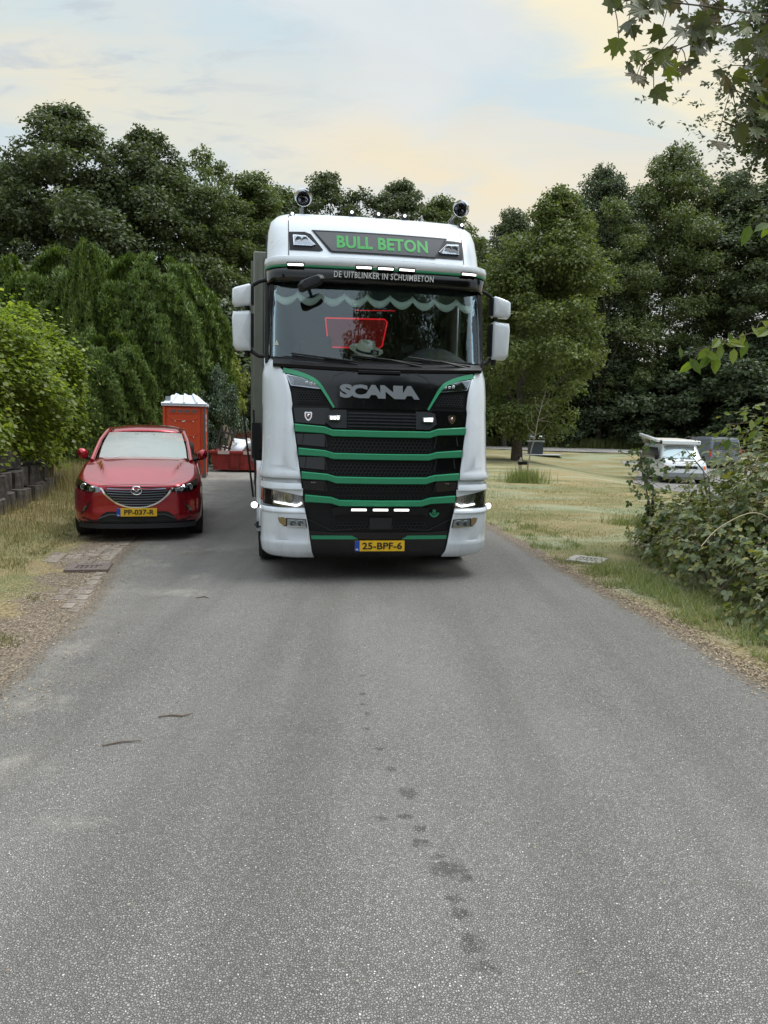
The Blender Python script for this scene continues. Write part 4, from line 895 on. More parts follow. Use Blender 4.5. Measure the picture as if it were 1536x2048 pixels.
def van(name, label, loc, rz, L, W, H, bodymat, rows, glassm, windows, extra=None):
    """rows: (z, inset side, front y, rear y)"""
    T = thing(name, label, 'van', loc, rz)
    G = []
    for z, ins, f, b in rows:
        w = W / 2 - ins; rc = .18; P = []
        P += [(x, f + .10 * (x / w) ** 2) for x in np.linspace(0, w - rc, 5)]; y0 = P[-1][1]
        P += [(w - rc + rc * math.sin(a), y0 + rc * (1 - math.cos(a))) for a in np.linspace(0, math.pi / 2, 6)[1:]]
        P += [(w, y) for y in np.linspace(y0 + rc, b - .12, 12)[1:]]
        P += [(w - .12 * (1 - math.cos(a)), b - .12 + .12 * math.sin(a)) for a in np.linspace(0, math.pi / 2, 5)[1:]] + [(0, b)]
        G.append([(-x, y, z) for x, y in reversed(P)] + [(x, y, z) for x, y in P[1:]])
    m = MB().grid(G); top = G[-1]; yc = sum(p[1] for p in top) / len(top)
    m.grid([top, [(p[0] * .5, yc + (p[1] - yc) * .9, p[2] + .03) for p in top], [(0, yc + (p[1] - yc) * .85, p[2] + .04) for p in top]])
    b = m.build('body', bodymat, T, 35)
    for wx in (-1, 1):
        for wy in (.85, L - .95):
            o = MB().lathe([(0, -.1), (.30, -.1), (.32, 0), (.30, .1), (0, .1)], (0, 0, 0), 'X', 20).build('wheel', RUBBER, T); o.location = (wx * (W / 2 - .12), wy, .32)
    MB().box((0, L / 2, .3), (W * .85, L * .9, .2)).build('underbody', MBLACK, T)
    return T, b
# camper: white, faces the viewer
CW = pm('camper white paint', (.74, .76, .77), .35, coat=.4, var=.04)
cg = float(gz(13.1, 31.5))
camper, cb = van('camper_van', 'white camper van with a raised roof and folded awning behind the brambles', (13.12, 31.6, cg), R(-6), 4.7, 1.84, 2.05, CW,
                 [(.22, .10, .12, 4.6), (.30, .02, .0, 4.7), (.62, .0, .0, 4.72), (.80, .01, .04, 4.72), (.95, .03, .14, 4.7), (1.02, .04, .34, 4.7), (1.06, .05, .62, 4.7), (1.64, .17, 1.12, 4.6), (1.70, .20, 1.2, 4.55)], None, None)
Sc = from_bvh([cb])
plate('windscreen', [(-.78, 1.07), (.78, 1.07), (.70, 1.62), (-.70, 1.62)], Sc, .006, .01, pm('reflecting car glass', (.42, .50, .52), .08, .4, coat=1), camper)
for sx in (-1, 1):
    h = plate('headlight', [(.50, .66), (.74, .66), (.74, .81), (.50, .81)], Sc, .012, .02, pm('square lamp', (.5, .52, .54), .15, .6), camper, sx=sx)
    plate('indicator', [(.75, .66), (.86, .66), (.85, .81), (.75, .81)], Sc, .012, .02, ORANGE, camper, sx=sx)
    plate('side_window', [(1.0, 1.08), (4.2, 1.08), (4.1, 1.55), (1.35, 1.55)], lambda a, b: 0, 0, .01, pm('dark window', (.02, .025, .03), .1), camper).matrix_local = Matrix.Translation((sx * .91, 0, 0)) @ Matrix.Rotation(R(90), 4, 'Z') @ Matrix.Diagonal((1, 1, 1, 1))
    MB().box((sx * 1.02, 1.05, 1.12), (.14, .08, .22)).build('mirror', MBLACK, camper, bevel=.02)
plate('grille', [(-.48, .68), (.48, .68), (.48, .80), (-.48, .80)], Sc, .012, .02, MBLACK, camper)
plate('badge', [(-.05, .70), (.05, .70), (.05, .79), (-.05, .79)], Sc, .018, .01, CHROME, camper)
plate('bonnet_slot', [(-.45, .985), (.45, .985), (.45, 1.01), (-.45, 1.01)], Sc, .006, .02, MBLACK, camper)
plate('bumper', [(-.90, .27), (.90, .27), (.90, .50), (-.90, .50)], Sc, .04, .06, pm('grey bumper', (.25, .26, .27), .5), camper)
for x0, x1 in ((-.70, -.2), (-.1, .5)): MB().tube([(x0, Sc(x0, 1.12) - .03, 1.14), (x1, Sc(x1, 1.08) - .03, 1.09)], .012, 6).build('wiper', MBLACK, camper)
MB().grid([[(x, y, z) for x in (-.80, -.76, 0, .76, .80)] for y, z in ((.98, 1.70), (.98, 1.86), (1.15, 1.90), (4.5, 1.96), (4.6, 1.72))]).build('pop_top', pm('beige roof cap', (.52, .48, .42), .6), camper, 20, solid=.05)
MB().box((0, .99, 1.80), (1.66, .08, .17)).build('roof_front', CW, camper, bevel=.03)
MB().box((-1.02, 2.6, 1.98), (.16, 3.4, .14), Matrix.Rotation(R(4), 3, 'X')).build('awning_case', CW, camper, bevel=.03)
# grey van: shows its rear and left side
GV = pm('grey van paint', (.19, .21, .245), .4, coat=.5)
vg = float(gz(20, 43))
gvan, gb = van('panel_van', 'slate grey panel van seen from the rear behind the camper', (20.5, 49.0, vg), R(180 + 1), 5.0, 1.98, 1.97, GV,
               [(.25, .08, .1, 4.9), (.35, .0, .0, 5.0), (.9, .0, .02, 5.0), (1.1, .02, .25, 4.99), (1.2, .04, .7, 4.98), (1.55, .09, 1.15, 4.92), (1.82, .14, 1.6, 4.86), (1.95, .22, 1.9, 4.8)], None, None)
plate('rear_window', [(-.78, 1.22), (.78, 1.22), (.72, 1.70), (-.72, 1.70)], lambda x, z: 0, 0, .02, pm('tinted rear glass', (.10, .12, .16), .1, .5), gvan).location = (0, 4.97, 0)
for sx in (-1, 1):
    MB().box((sx * .93, 4.93, 1.02), (.11, .16, .46)).build('tail_lamp', pm('red tail lamp', (.55, .03, .02), .2, coat=1), gvan, bevel=.02)
    MB().box((sx * .99, 1.6, 1.45), (.02, .5, .28)).build('side_window', pm('dark window', (.02, .025, .03)), gvan)
MB().tube([(-.98, 1.0, 1.75), (-.95, 1.6, 1.93), (-.93, 4.8, 1.97)], .02, 6).tube([(.98, 1.0, 1.75), (.95, 1.6, 1.93), (.93, 4.8, 1.97)], .02, 6).build('roof_gutter', GV, gvan)
MB().box((0, 4.95, 1.86), (1.5, .05, .06)).build('rear_spoiler', GV, gvan, bevel=.015)
MB().box((0, 5.0, .42), (1.9, .1, .22)).build('rear_bumper', DARKP, gvan, bevel=.03)
# silver car behind the skip
SV = pm('silver paint', (.45, .47, .49), .35, .5, coat=.5)
scar, sb = van('silver_car', 'silver car parked beyond the red skip', (-7.3, 35.0, 0), R(10), 4.3, 1.76, 1.6, SV,
               [(.25, .08, .1, 4.2), (.35, .0, .0, 4.3), (.75, .0, .05, 4.3), (.92, .06, .3, 4.25), (1.0, .08, 1.0, 4.2), (1.45, .24, 1.75, 3.9), (1.56, .32, 2.0, 3.7)], None, None)
scar['category'] = 'car'
plate('windscreen', [(-.62, 1.04), (.62, 1.04), (.54, 1.42), (-.54, 1.42)], from_bvh([sb]), .006, .01, pm('reflecting car glass', (.42, .50, .52)), scar)

# ============================================================ portable toilet
TOR = pm('orange red plastic', (.56, .060, .013), .5, var=.08, vscale=3)
TGY = pm('grey toilet frame', (.12, .10, .10), .6)
TWH = pm('white toilet roof', (.72, .75, .80), .5)
toilet = thing('portable_toilet', 'orange red portable toilet with a white ribbed roof behind the red car', 'toilet', (-5.88, 21.3, float(gz(-5.9, 21.3))), R(11))
MB().box((0, .60, 1.10), (1.16, 1.14, 2.04)).build('cabin', TOR, toilet, bevel=.02)
MB().box((0, .60, .05), (1.2, 1.2, .10)).build('skid', TGY, toilet, bevel=.015)
for sx in (-1, 1):
    MB().box((sx * .57, .015, 1.10), (.07, .05, 2.0)).build('corner_post', TGY if sx > 0 else TOR, toilet, bevel=.01)
    MB().box((sx * .585, 1.15, 1.10), (.06, .07, 2.0)).build('corner_post', TGY, toilet, bevel=.01)
d = MB().box((-.02, .015, 1.12), (.92, .04, 1.86)).build('door', TOR, toilet, bevel=.012)
MB().box((-.02, -.008, 1.94), (.80, .014, .13)).build('vent_frame', TOR, d, bevel=.004)
for k in range(4): MB().box((-.31 + .195 * k, -.018, 1.95), (.15, .008, .07)).build('vent_slot', TGY, d)
for zc in (1.66, 1.20, .74):
    MB().tube([(-.42, -.008, zc + .12), (-.28, -.012, zc + .03), (.25, -.012, zc + .03), (.40, -.008, zc + .12)], .010, 6).build('moulded_rib', TOR, d)
for (a, b) in ((-.26, 1.66), (.25, 1.66), (-.26, 1.20), (.25, 1.20)): MB().lathe([(0, -.012), (.015, -.008), (.018, 0)], (a, -.012, b), 'Y', 10).build('rivet', TWH, d)
MB().box((-.02, -.012, 1.66), (.09, .01, .03), Matrix.Rotation(R(-15), 3, 'Y')).build('door_sticker', TWH, d)
MB().box((.585, .45, 1.62), (.012, .30, .5)).build('side_notice', pm('pale notice', (.65, .68, .7), .5), toilet)
for k in range(2): MB().box((.593, .45, 1.70 - k * .16), (.006, .2, .05)).build('notice_print', TGY, toilet)
MB().box((.592, .6, 1.0), (.02, .7, .10)).box((.592, .6, .6), (.02, .7, .10)).build('side_rib', TOR, toilet, bevel=.008)
G = [[(x, y, z) for x in (-.64, -.60, .60, .64)] for y, z in ((-.05, 2.10), (-.05, 2.17), (.0, 2.2), (1.2, 2.2), (1.25, 2.17), (1.25, 2.1))]
MB().grid(G).box((0, .6, 2.145), (1.28, 1.30, .07)).build('roof_rim', TWH, toilet, bevel=.01)
rf_ = MB(); rr0 = [(-.60, -.02, 2.18), (.60, -.02, 2.18), (.60, 1.22, 2.18), (-.60, 1.22, 2.18)]; rr1 = [(-.36, .25, 2.42), (.34, .25, 2.42), (.34, .95, 2.42), (-.36, .95, 2.42)]
rf_.add(rr0 + rr1, [(0, 1, 5, 4), (1, 2, 6, 5), (2, 3, 7, 6), (3, 0, 4, 7), (4, 5, 6, 7)]); rf_.build('roof', TWH, toilet, 0)
for k in (-.24, .0, .24): MB().tube([(k * 1.5, -.03, 2.19), (k, .22, 2.44), (k, .98, 2.44), (k * 1.5, 1.23, 2.19)], .032, 8).build('roof_rib', TWH, toilet)
MB().box((-.46, .12, 2.30), (.14, .14, .14)).build('vent_stub', pm('grey notice', (.35, .38, .42), .5), toilet)

# ============================================================ skip with rubble
SKR = pm('rusty red steel', (.24, .02, .015), .5, var=.35, vscale=5)
skip = thing('rubble_skip', 'low red skip filled with rubble between the toilet and the truck', 'skip', (-4.75, 24.2, 0), R(3))
m = MB(); w0, w1 = .95, 1.08
for y0 in (0,):
    m.add([(-w0, 0, .08), (w0, 0, .08), (w1, 0, .66), (-w1, 0, .66), (-w0, 5.2, .08), (w0, 5.2, .08), (w1, 5.2, .66), (-w1, 5.2, .66)], [(0, 1, 2, 3), (4, 7, 6, 5), (0, 4, 5, 1), (0, 3, 7, 4), (1, 5, 6, 2)])
m.build('hull', SKR, skip, 0, solid=.04)
MB().box((0, -.03, .67), (2.22, .08, .09)).build('rim_beam', SKR, skip, bevel=.01)
for sx in (-1, 1): MB().box((sx * 1.09, 2.6, .67), (.09, 5.3, .08)).build('rim_beam', SKR, skip, bevel=.01)
for xk in (-.62, .22): MB().box((xk, -.075, .655), (.38, .012, .105)).build('white_patch', pm('faded white paint', (.5, .42, .38), .6), skip)
for k in range(3): MB().add([(.55 + .12 * k, -.045, .16), (.65 + .12 * k, -.045, .16), (.85 + .08 * k, -.05, .45), (.75 + .08 * k, -.05, .45)], [(0, 1, 2, 3)]).build('hazard_stripe', pm('faded white paint', (.5, .42, .38)), skip, solid=.004)
fr = MB(); fr.box((-.46, -.06, .28), (.05, .05, .42)).box((-.12, -.06, .28), (.05, .05, .42)).box((-.29, -.06, .10), (.4, .06, .05)).build('lift_frame', pm('dark rusty red', (.12, .012, .01), .6), skip)
rng2 = np.random.default_rng(3)
P = np.stack([rng2.uniform(-.95, .95, 420), rng2.uniform(.15, 5.0, 420), rng2.uniform(0, 1, 420)], 1)
P[:, 2] = .50 + .5 * np.exp(-((P[:, 1] - 2.8) / 1.8) ** 2) * (1 - .4 * np.abs(P[:, 0])) * (.7 + .3 * P[:, 2])
rub = scatter_mesh('rubble', *OCTA, P, frames(rdir(420, rng2), rdir(420, rng2)), rng2.uniform(.06, .22, (420, 3)))
o = mesh_obj('rubble', rub, leafmat('rubble tones', [(.36, .33, .28), (.50, .46, .40), (.22, .17, .14), (.40, .25, .18), (.6, .58, .54), (.30, .27, .24)], 0, .9), skip); o['kind'] = 'stuff'
def loose(name, label, cat, mb, mat, group=None, **kw): return tag(mb.build(name, mat, **kw), label, cat, group)
def tm(x, y, z, rx=0, ry=0, rz=0): return Matrix.Translation((x, y, z)) @ Matrix.Rotation(R(rz), 4, 'Z') @ Matrix.Rotation(R(rx), 4, 'X') @ Matrix.Rotation(R(ry), 4, 'Y')
WB = pm('white board', (.72, .74, .80), .6)
for i, (lab, M) in enumerate([('white torn board lying on top of the rubble in the skip', tm(-4.85, 24.9, .98, 22, 12, 20)), ('smaller white board sloping down to the front rim of the skip', tm(-4.98, 24.45, .80, 50, -15, -15)), ('white board offcut leaning right in the skip', tm(-4.45, 25.2, 1.02, 40, 25, 40))]):
    o = loose('white_board', lab, 'board', MB().add([(-.35, -.22, 0), (.30, -.26, 0), (.42, .10, 0), (.1, .28, 0), (-.32, .2, 0)], [(0, 1, 2, 3, 4)]), WB, 'white boards dumped in the skip', solid=.02); o.matrix_world = M @ Matrix.Scale(1 - .2 * i, 4)
o = loose('timber_plank', 'pale timber plank standing up in the left of the skip', 'plank', MB().box((0, 0, .35), (.14, .03, 1.0)), pm('weathered timber', (.38, .30, .20), .8, var=.2)); o.matrix_world = tm(-5.42, 25.6, .72, 8, -14, 0)
o = thing('broken_pallet', 'dark broken slatted panel leaning in the left end of the skip', 'pallet')
for k in range(4): MB().box((-.24 + .16 * k, 0, .45), (.06, .03, .95)).build('slat', pm('dark wet timber', (.05, .045, .04), .7), o)
MB().box((0, .03, .2), (.6, .03, .06)).box((0, .03, .7), (.6, .03, .06)).build('rail', pm('dark wet timber', (.05, .045, .04)), o)
o.matrix_world = tm(-5.55, 24.6, .62, 12, 12, 35)
o = loose('steel_post', 'red steel post standing up at the right of the skip', 'post', MB().box((0, 0, .5), (.13, .10, 1.1)), pm('red oxide steel', (.42, .06, .03), .5, var=.2)); o.matrix_world = tm(-4.12, 25.4, .55, 0, -9, 0)
o = loose('rubble_sack', 'small grey sack lying by the front rim of the skip', 'sack', MB().lathe([(0, -.12), (.12, -.1), (.17, 0), (.12, .1), (.04, .14), (0, .14)], n=12), pm('grey sack', (.20, .20, .21), .8)); o.matrix_world = tm(-4.55, 24.5, .82, 70, 0, 30)
# low brick planter wall seen over the skip
bw = thing('brick_wall', 'low reddish brick wall beyond the skip', 'wall', (-6.2, 31.5, 0), 0)
MB().box((0, .12, .65), (4.4, .2, 1.3)).build('wall_core', pm('mortar', (.25, .22, .2), .9), bw)
bm_ = [pm('brick red', (.22, .07, .05), .85, var=.2), pm('brick brown', (.17, .075, .055), .85, var=.2)]; bme = None
for r_ in range(4):
    for k in range(18):
        b = MB().box((0, 0, 0), (.215, .06, .058)); 
        if bme is None: q = b.build('brick', bm_[0], bw, 0); bme = q.data
        else: q = mesh_obj('brick', bme, None, bw)
        q.location = (-2.05 + .24 * k + (.12 if r_ % 2 else 0), .0, 1.04 + r_ * .075)

# ============================================================ TREES
BARK = pm('brown bark', (.10, .08, .06), .95, var=.4, vscale=6, bump=1, bscale=14)
L_DARK = leafmat('dark green leaves', [(.052, .070, .034), (.090, .118, .052), (.070, .09, .045), (.145, .17, .075)], .22, .45)
L_MID = leafmat('mid green leaves', [(.072, .094, .036), (.12, .155, .056), (.094, .122, .048), (.175, .20, .085)], .28, .45)
L_OLIVE = leafmat('olive green leaves', [(.072, .096, .030), (.130, .165, .048), (.098, .126, .038), (.19, .21, .075)], .30, .5)
L_BLUE = leafmat('cool green leaves', [(.048, .064, .036), (.078, .106, .054), (.115, .145, .075), (.062, .084, .045)], .2, .4)
L_CON = leafmat('conifer needles', [(.050, .080, .018), (.095, .150, .028), (.065, .105, .020), (.20, .26, .055)], .2, .5)
L_BEECH = leafmat('beech leaves', [(.10, .145, .030), (.18, .235, .045), (.135, .18, .036), (.32, .36, .09)], .42, .35)
L_HOLLY = leafmat('glossy evergreen leaves', [(.03, .06, .03), (.05, .09, .04), (.16, .20, .12), (.04, .07, .03)], .1, .25, .6)
def crown_points(n, H, Rr, z0, seed, ncl=110, prof=None, clr=(.055, .11), lean=(0, 0), hole=.0, upbias=.45):
    r = np.random.default_rng(seed); P = []; Nn = []; T = []
    prof = prof or (lambda t: math.sin(math.pi * min(1, t * .93 + .06)) ** .62 * (1 - .25 * t))
    cl = []
    for i in range(ncl):
        t = r.uniform(0, 1) ** .85; a = r.uniform(0, 2 * math.pi); lob = 1 + .22 * math.sin(3 * a + seed) * math.sin(5 * t + seed) + .12 * math.sin(7 * a + 9 * t)
        rad = Rr * prof(t) * lob * (1 - .75 * r.uniform(0, 1) ** 2.4); cr = H * r.uniform(*clr) * (.75 if t > .85 else 1)
        if i % 4 == 0: rad *= 1.12; cr *= .5; t = t + .02 * (t > .8)
        cl.append((rad * math.cos(a) + lean[0] * t, rad * math.sin(a) + lean[1] * t, z0 + (H - z0) * t, cr))
    w = np.array([c[3] ** 2 for c in cl]); w /= w.sum(); cnt = r.multinomial(n, w)
    for (x, y, z, cr), k in zip(cl, cnt):
        if k == 0: continue
        d = rdir(k, r); d[:, 2] = d[:, 2] * .8 + upbias * .35; q = r.uniform(0, 1, (k, 1)) ** .45 * 1.1; fl = r.uniform(0, 1, (k, 1)); q = np.where(fl > .93, q * r.uniform(1.0, 1.3, (k, 1)), q); d = norm(d * (1 + .35 * np.sin(np.floor(d * 2.6 + seed + x) * 5)))
        p = np.array([x, y, z]) + d * q * cr * np.array([1, 1, .72]); P.append(p)
        Nn.append(norm(d * .7 + np.array([0, 0, upbias]) + r.normal(size=(k, 3)) * .55)); T.append(norm(d * .6 + r.normal(size=(k, 3)) * .6 + np.array([0, 0, -.2])))
    return np.concatenate(P), np.concatenate(Nn), np.concatenate(T), cl
def limbs(cl, H, r0, seed, nl=9, z0=0):
    """trunk (part) and limbs reaching to clusters"""
    rr = np.random.default_rng(seed + 50); tr = MB(); top = H * .72
    pts = [(0, 0, -.1)] + [(rr.normal() * .012 * H * t, rr.normal() * .012 * H * t, top * t) for t in (.12, .3, .5, .7, 1)]
    tr.tube(pts, [r0 * 1.35, r0, r0 * .85, r0 * .65, r0 * .45, r0 * .12], 9)
    lb = []
    for k in rr.choice(len(cl), min(nl, len(cl)), replace=False):
        x, y, z, cr = cl[k]; t = min(.9, max(.2, (z - H * .18) / top)); i = min(4, int(t * 5)); a = np.interp(t * top, [p[2] for p in pts], [p[0] for p in pts]), np.interp(t * top, [p[2] for p in pts], [p[1] for p in pts])
        s = (a[0], a[1], t * top); mid = ((s[0] + x) / 2, (s[1] + y) / 2, (s[2] + z) / 2 - .02 * H)
        lb.append([s, mid, (x, y, z)])
    return tr, lb
PROTO = {}
def make_tree(key, name, n, H, Rr, z0, seed, leaf, mat, tpl=LEAF, r0=.22, nl=14, **kw):
    """build once, return (trunk mesh, limb meshes, crown mesh)"""
    P, Nn, T, cl = crown_points(n, H, Rr, z0, seed, **kw); r = np.random.default_rng(seed)
    S = leaf * r.uniform(.7, 1.3, (len(P), 1)) * np.ones((1, 3))
    cm = scatter_mesh('crown', *tpl, P, frames(Nn, T), S); cm.materials.append(mat)
    tr, lb = limbs(cl, H, r0, seed, nl)
    t = tr.build('trunk', BARK); tm_ = t.data; bpy.data.objects.remove(t)
    ml = MB()
    for q in lb: ml.tube(q, [r0 * .35, r0 * .2, r0 * .06], 5, cap=False)
    t = ml.build('limb', BARK); lm = t.data; bpy.data.objects.remove(t)
    PROTO[key] = (tm_, lm, cm, H)
def put_tree(key, label, x, y, height, rz=0, sx=1.0, group=None, name='broadleaf_tree', cat='tree', z=None, mat=None):
    tm_, lm, cm, H = PROTO[key]; s = height / H
    T = thing(name, label, cat, (x, y, float(gz(x, y)) if z is None else z), R(rz), group); T.scale = (s * sx, s * sx, s)
    mesh_obj('trunk', tm_, None, T); mesh_obj('limbs', lm, None, T); c = mesh_obj('crown', cm, None, T)
    if mat is not None:
        c.material_slots[0].link = 'OBJECT'; c.material_slots[0].material = mat
    return T
make_tree('oakA', 'a', 80000, 20, 5.0, 2.0, 11, .20, L_DARK, ncl=300, clr=(.022, .062))
make_tree('oakB', 'b', 68000, 20, 4.2, 3.0, 12, .20, L_MID, ncl=240, clr=(.022, .06))
make_tree('airy', 'c', 34000, 20, 4.0, 3.5, 13, .19, L_MID, ncl=170, clr=(.02, .052))
make_tree('tall', 'd', 90000, 24, 5.6, 1.0, 14, .23, L_BLUE, ncl=340, clr=(.022, .062))
make_tree('near', 'e', 62000, 13.6, 3.3, 1.5, 15, .17, L_OLIVE, ncl=230, clr=(.03, .085), lean=(1.6, 0), r0=.24, prof=lambda t: (math.sin(math.pi * min(1, t * .9 + .10)) ** .55) * (1.12 - .55 * t))
make_tree('bush', 'f', 22000, 5, 2.6, .1, 16, .17, L_BLUE, ncl=70, clr=(.09, .17), r0=.06, nl=6, prof=lambda t: math.sqrt(max(.02, 1 - (t * .95) ** 2)))
BG = 'tall trees closing the view behind the truck'
# left row, 45 m away
put_tree('oakB', 'dark tree at the far left edge with a ragged top', -23.5, 46, 16.6, 30, 1.40, BG, mat=L_DARK)
put_tree('oakA', 'tallest dark tree on the left with a pointed top', -18.9, 44, 19.1, 0, 1.22, BG)
put_tree('oakA', 'broad dark tree just right of the tallest left one', -14.8, 46, 18.5, 140, 1.16, BG)
put_tree('airy', 'thin crowned tree with sky showing through, left of the truck', -11.4, 46, 17.6, 60, 1.10, BG)
put_tree('oakB', 'mid height tree above the white truck mirror on the left', -8.9, 49, 17.1, 200, 1.22, BG)
put_tree('oakB', 'green tree behind the left air horn', -8.3, 57, 18.7, 80, 1.22, BG)
put_tree('oakA', 'dark tree behind the truck roof, left of its centre', -4.9, 56, 19.4, 250, 1.10, BG)
put_tree('airy', 'light open tree behind the roof lamps of the truck', -2.0, 56, 18.4, 10, 1.22, BG, mat=L_DARK)
put_tree('oakA', 'dark rounded tree behind the right half of the truck roof', .7, 57, 19.4, 320, 0.98, BG)
put_tree('oakB', 'green tree behind the right air horn', 3.9, 56, 17.9, 120, 1.22, BG)
put_tree('airy', 'low pale topped tree just right of the truck cab', 6.6, 56, 15.2, 170, 1.22, BG)
# right side
put_tree('oakB', 'dark narrow tree left of the olive lawn tree', 9.4, 58, 17.8, 45, 0.98, BG, mat=L_DARK)
put_tree('airy', 'slim tree showing above the olive lawn tree', 12.7, 60, 18.1, 215, 0.98, BG)
put_tree('tall', 'feathery topped tall tree right of the olive lawn tree', 18.0, 64, 22.9, 0, .95, BG)
put_tree('tall', 'tallest rounded tree on the right above the camper', 23.6, 64, 24.7, 100, 1.0, BG, mat=L_MID)
put_tree('tall', 'dark tree above the grey van', 29.0, 64, 22.9, 230, 1.05, BG)
put_tree('oakA', 'dark tree at the far right edge', 34.5, 62, 24.2, 30, 1.34, BG)
put_tree('airy', 'loose leafed tree standing before the tall right group', 17.4, 60, 19.4, 300, 1.10, BG)
SH = 'dark shrubs along the far side of the road'
for i, (x, y) in enumerate([(6.5, 66), (12, 67), (17, 67.5), (22, 67), (27, 66), (32, 65), (38, 62)]):
    put_tree('bush', 'dark undergrowth seen through the gaps ' + ('just right of the truck cab', 'behind the trunk of the lawn tree', 'right of the litter container', 'left of the camper', 'above the camper roof', 'above the grey van', 'behind the right end of the brambles')[i], x, y, 6.5, 50 * i, 1.6, 'undergrowth behind the shrubs', 'dark_shrub', 'shrub')
for i, (x, y, h, s, lab) in enumerate([(9.5, 62, 6.0, 1.3, 'dark shrub just right of the truck beyond the road'), (14.5, 63, 7.0, 1.3, 'dark shrub behind the grey litter container'), (19.5, 62, 7.5, 1.3, 'dark shrub right of the lawn tree trunk'), (24.5, 60, 8.0, 1.3, 'dark shrub behind the white camper'),
                                       (29.5, 57, 8.0, 1.3, 'dark shrub behind the grey van'), (34.5, 55, 8.5, 1.3, 'dark shrub behind the top of the brambles')]):
    put_tree('bush', lab, x, y, h, 60 * i, s, SH, 'dark_shrub', 'shrub')
for i, (x, y, h, s, lab) in enumerate([(-8.5, 41, 8.0, 1.1, 'dark shrub in the gap left of the truck behind the silver car'), (-12.5, 38, 7, 1.4, 'dark shrub deep behind the round conifers'), (-19, 40, 9, 1.4, 'dark shrub under the tall left trees'), (-3.5, 44, 9, 1.4, 'dark shrub hidden mostly behind the truck')]):
    put_tree('bush', lab, x, y, h, 40 + 60 * i, s, None, 'dark_shrub', 'shrub', mat=L_DARK)
near = put_tree('near', 'olive green tree with a leaning trunk on the lawn right of the truck', 6.95, 38.4, 13.6, 0, 1.04, None, 'lawn_tree')
put_tree('bush', 'glossy speckled evergreen bush beside the portable toilet', -6.2, 27.0, 3.5, 0, .44, None, 'evergreen_bush', 'bush', mat=L_HOLLY)
put_tree('bush', 'yellow green shrub peeping out behind the round conifer', -8.3, 33.0, 6.0, 90, .6, None, 'yellow_shrub', 'shrub', mat=leafmat('yellow green leaves', [(.14, .17, .03), (.22, .24, .06), (.17, .20, .04)], .3))
# conifers: upright feathery sprays over a rounded body
def conifer(key, n, H, Rr, seed, leaf, prof, lumps):
    r = np.random.default_rng(seed); P = []; Nn = []; T = []
    t = r.uniform(0, 1, n) ** .8; a = r.uniform(0, 2 * math.pi, n)
    ia = np.floor(a * 2.2 + .35 * np.sin(3 * t)); hh = np.modf(np.abs(np.sin(ia * 12.9898 + seed) * 43758.5))[0]; fa = np.modf(a * 2.2 + .35 * np.sin(3 * t))[0]
    t = t * (1 - .20 * hh * (t > .3)); lob = 1 + .06 * np.sin(lumps * a) + .13 * np.sin(math.pi * fa) - .06
    rad = Rr * prof(t) * lob * (1 - .28 * r.uniform(0, 1, n) ** 2.5)
    P = np.stack([rad * np.cos(a), rad * np.sin(a), H * t * .97], 1)
    tuft = np.floor(a * 11) * 13.7 + np.floor(t * 14 + np.floor(a * 11) * .37) * 7.3; P[:, 2] += .10 * np.sin(tuft * 3) ; P[:, :2] *= (1 + .085 * np.sin(tuft * 5))[:, None]
    out = norm(np.stack([np.cos(a), np.sin(a), .1 + 1.0 * t], 1)); T = norm(out * .55 + np.array([0, 0, 1.15]) + r.normal(size=(n, 3)) * .28); Nn = norm(out + r.normal(size=(n, 3)) * .6)
    cm = scatter_mesh('crown', *NEEDLE, P, frames(Nn, T), leaf * r.uniform(.6, 1.4, (n, 1)) * np.ones((1, 3)) * np.array([1.5, 1, 1])); cm.materials.append(L_CON)
    t_ = MB().tube([(0, 0, -.1), (0, 0, H * .8)], [.25, .05], 8).build('trunk', BARK); tm_ = t_.data; bpy.data.objects.remove(t_)
    # a dark bole of dead inner twigs so that no light passes
    m = MB(); 
    for k in range(70):
        aa = r.uniform(0, 6.28); tt = r.uniform(.05, .9); q = Rr * float(prof(np.array([tt]))[0]) * .8
        m.tube([(0, 0, H * tt * .85), (q * math.cos(aa), q * math.sin(aa), H * tt)], [.04, .01], 4, cap=False)
    l_ = m.build('limb', BARK); lm = l_.data; bpy.data.objects.remove(l_)
    PROTO[key] = (tm_, lm, cm, H)
conifer('yew', 190000, 8, 2.9, 21, .17, lambda t: np.sqrt(np.clip(1 - (np.abs(t * 1.12 - .36) / .78) ** 2.6, .01, 1)), 5)
conifer('cone', 110000, 8, 2.6, 22, .18, lambda t: np.clip(1.05 - t, .03, 1) ** .7, 4)
put_tree('yew', 'large rounded dark green conifer behind the toilet', -8.95, 28.6, 8.1, 0, .88, None, 'conifer', 'conifer')
put_tree('yew', 'bushy conifer with feathery tops left of the large rounded one', -12.3, 30.0, 8.5, 130, .95, None, 'conifer', 'conifer')
put_tree('cone', 'pointed feathery conifer top at the far left', -15.2, 29.5, 8.2, 60, 1.0, None, 'conifer', 'conifer')
put_tree('cone', 'narrow feathery conifer between the two rounded ones', -10.9, 27.0, 8.25, 160, .62, None, 'conifer', 'conifer')
put_tree('yew', 'lower dark conifer right behind the roof of the red car', -9.3, 23.8, 4.6, 200, .95, None, 'conifer', 'conifer')
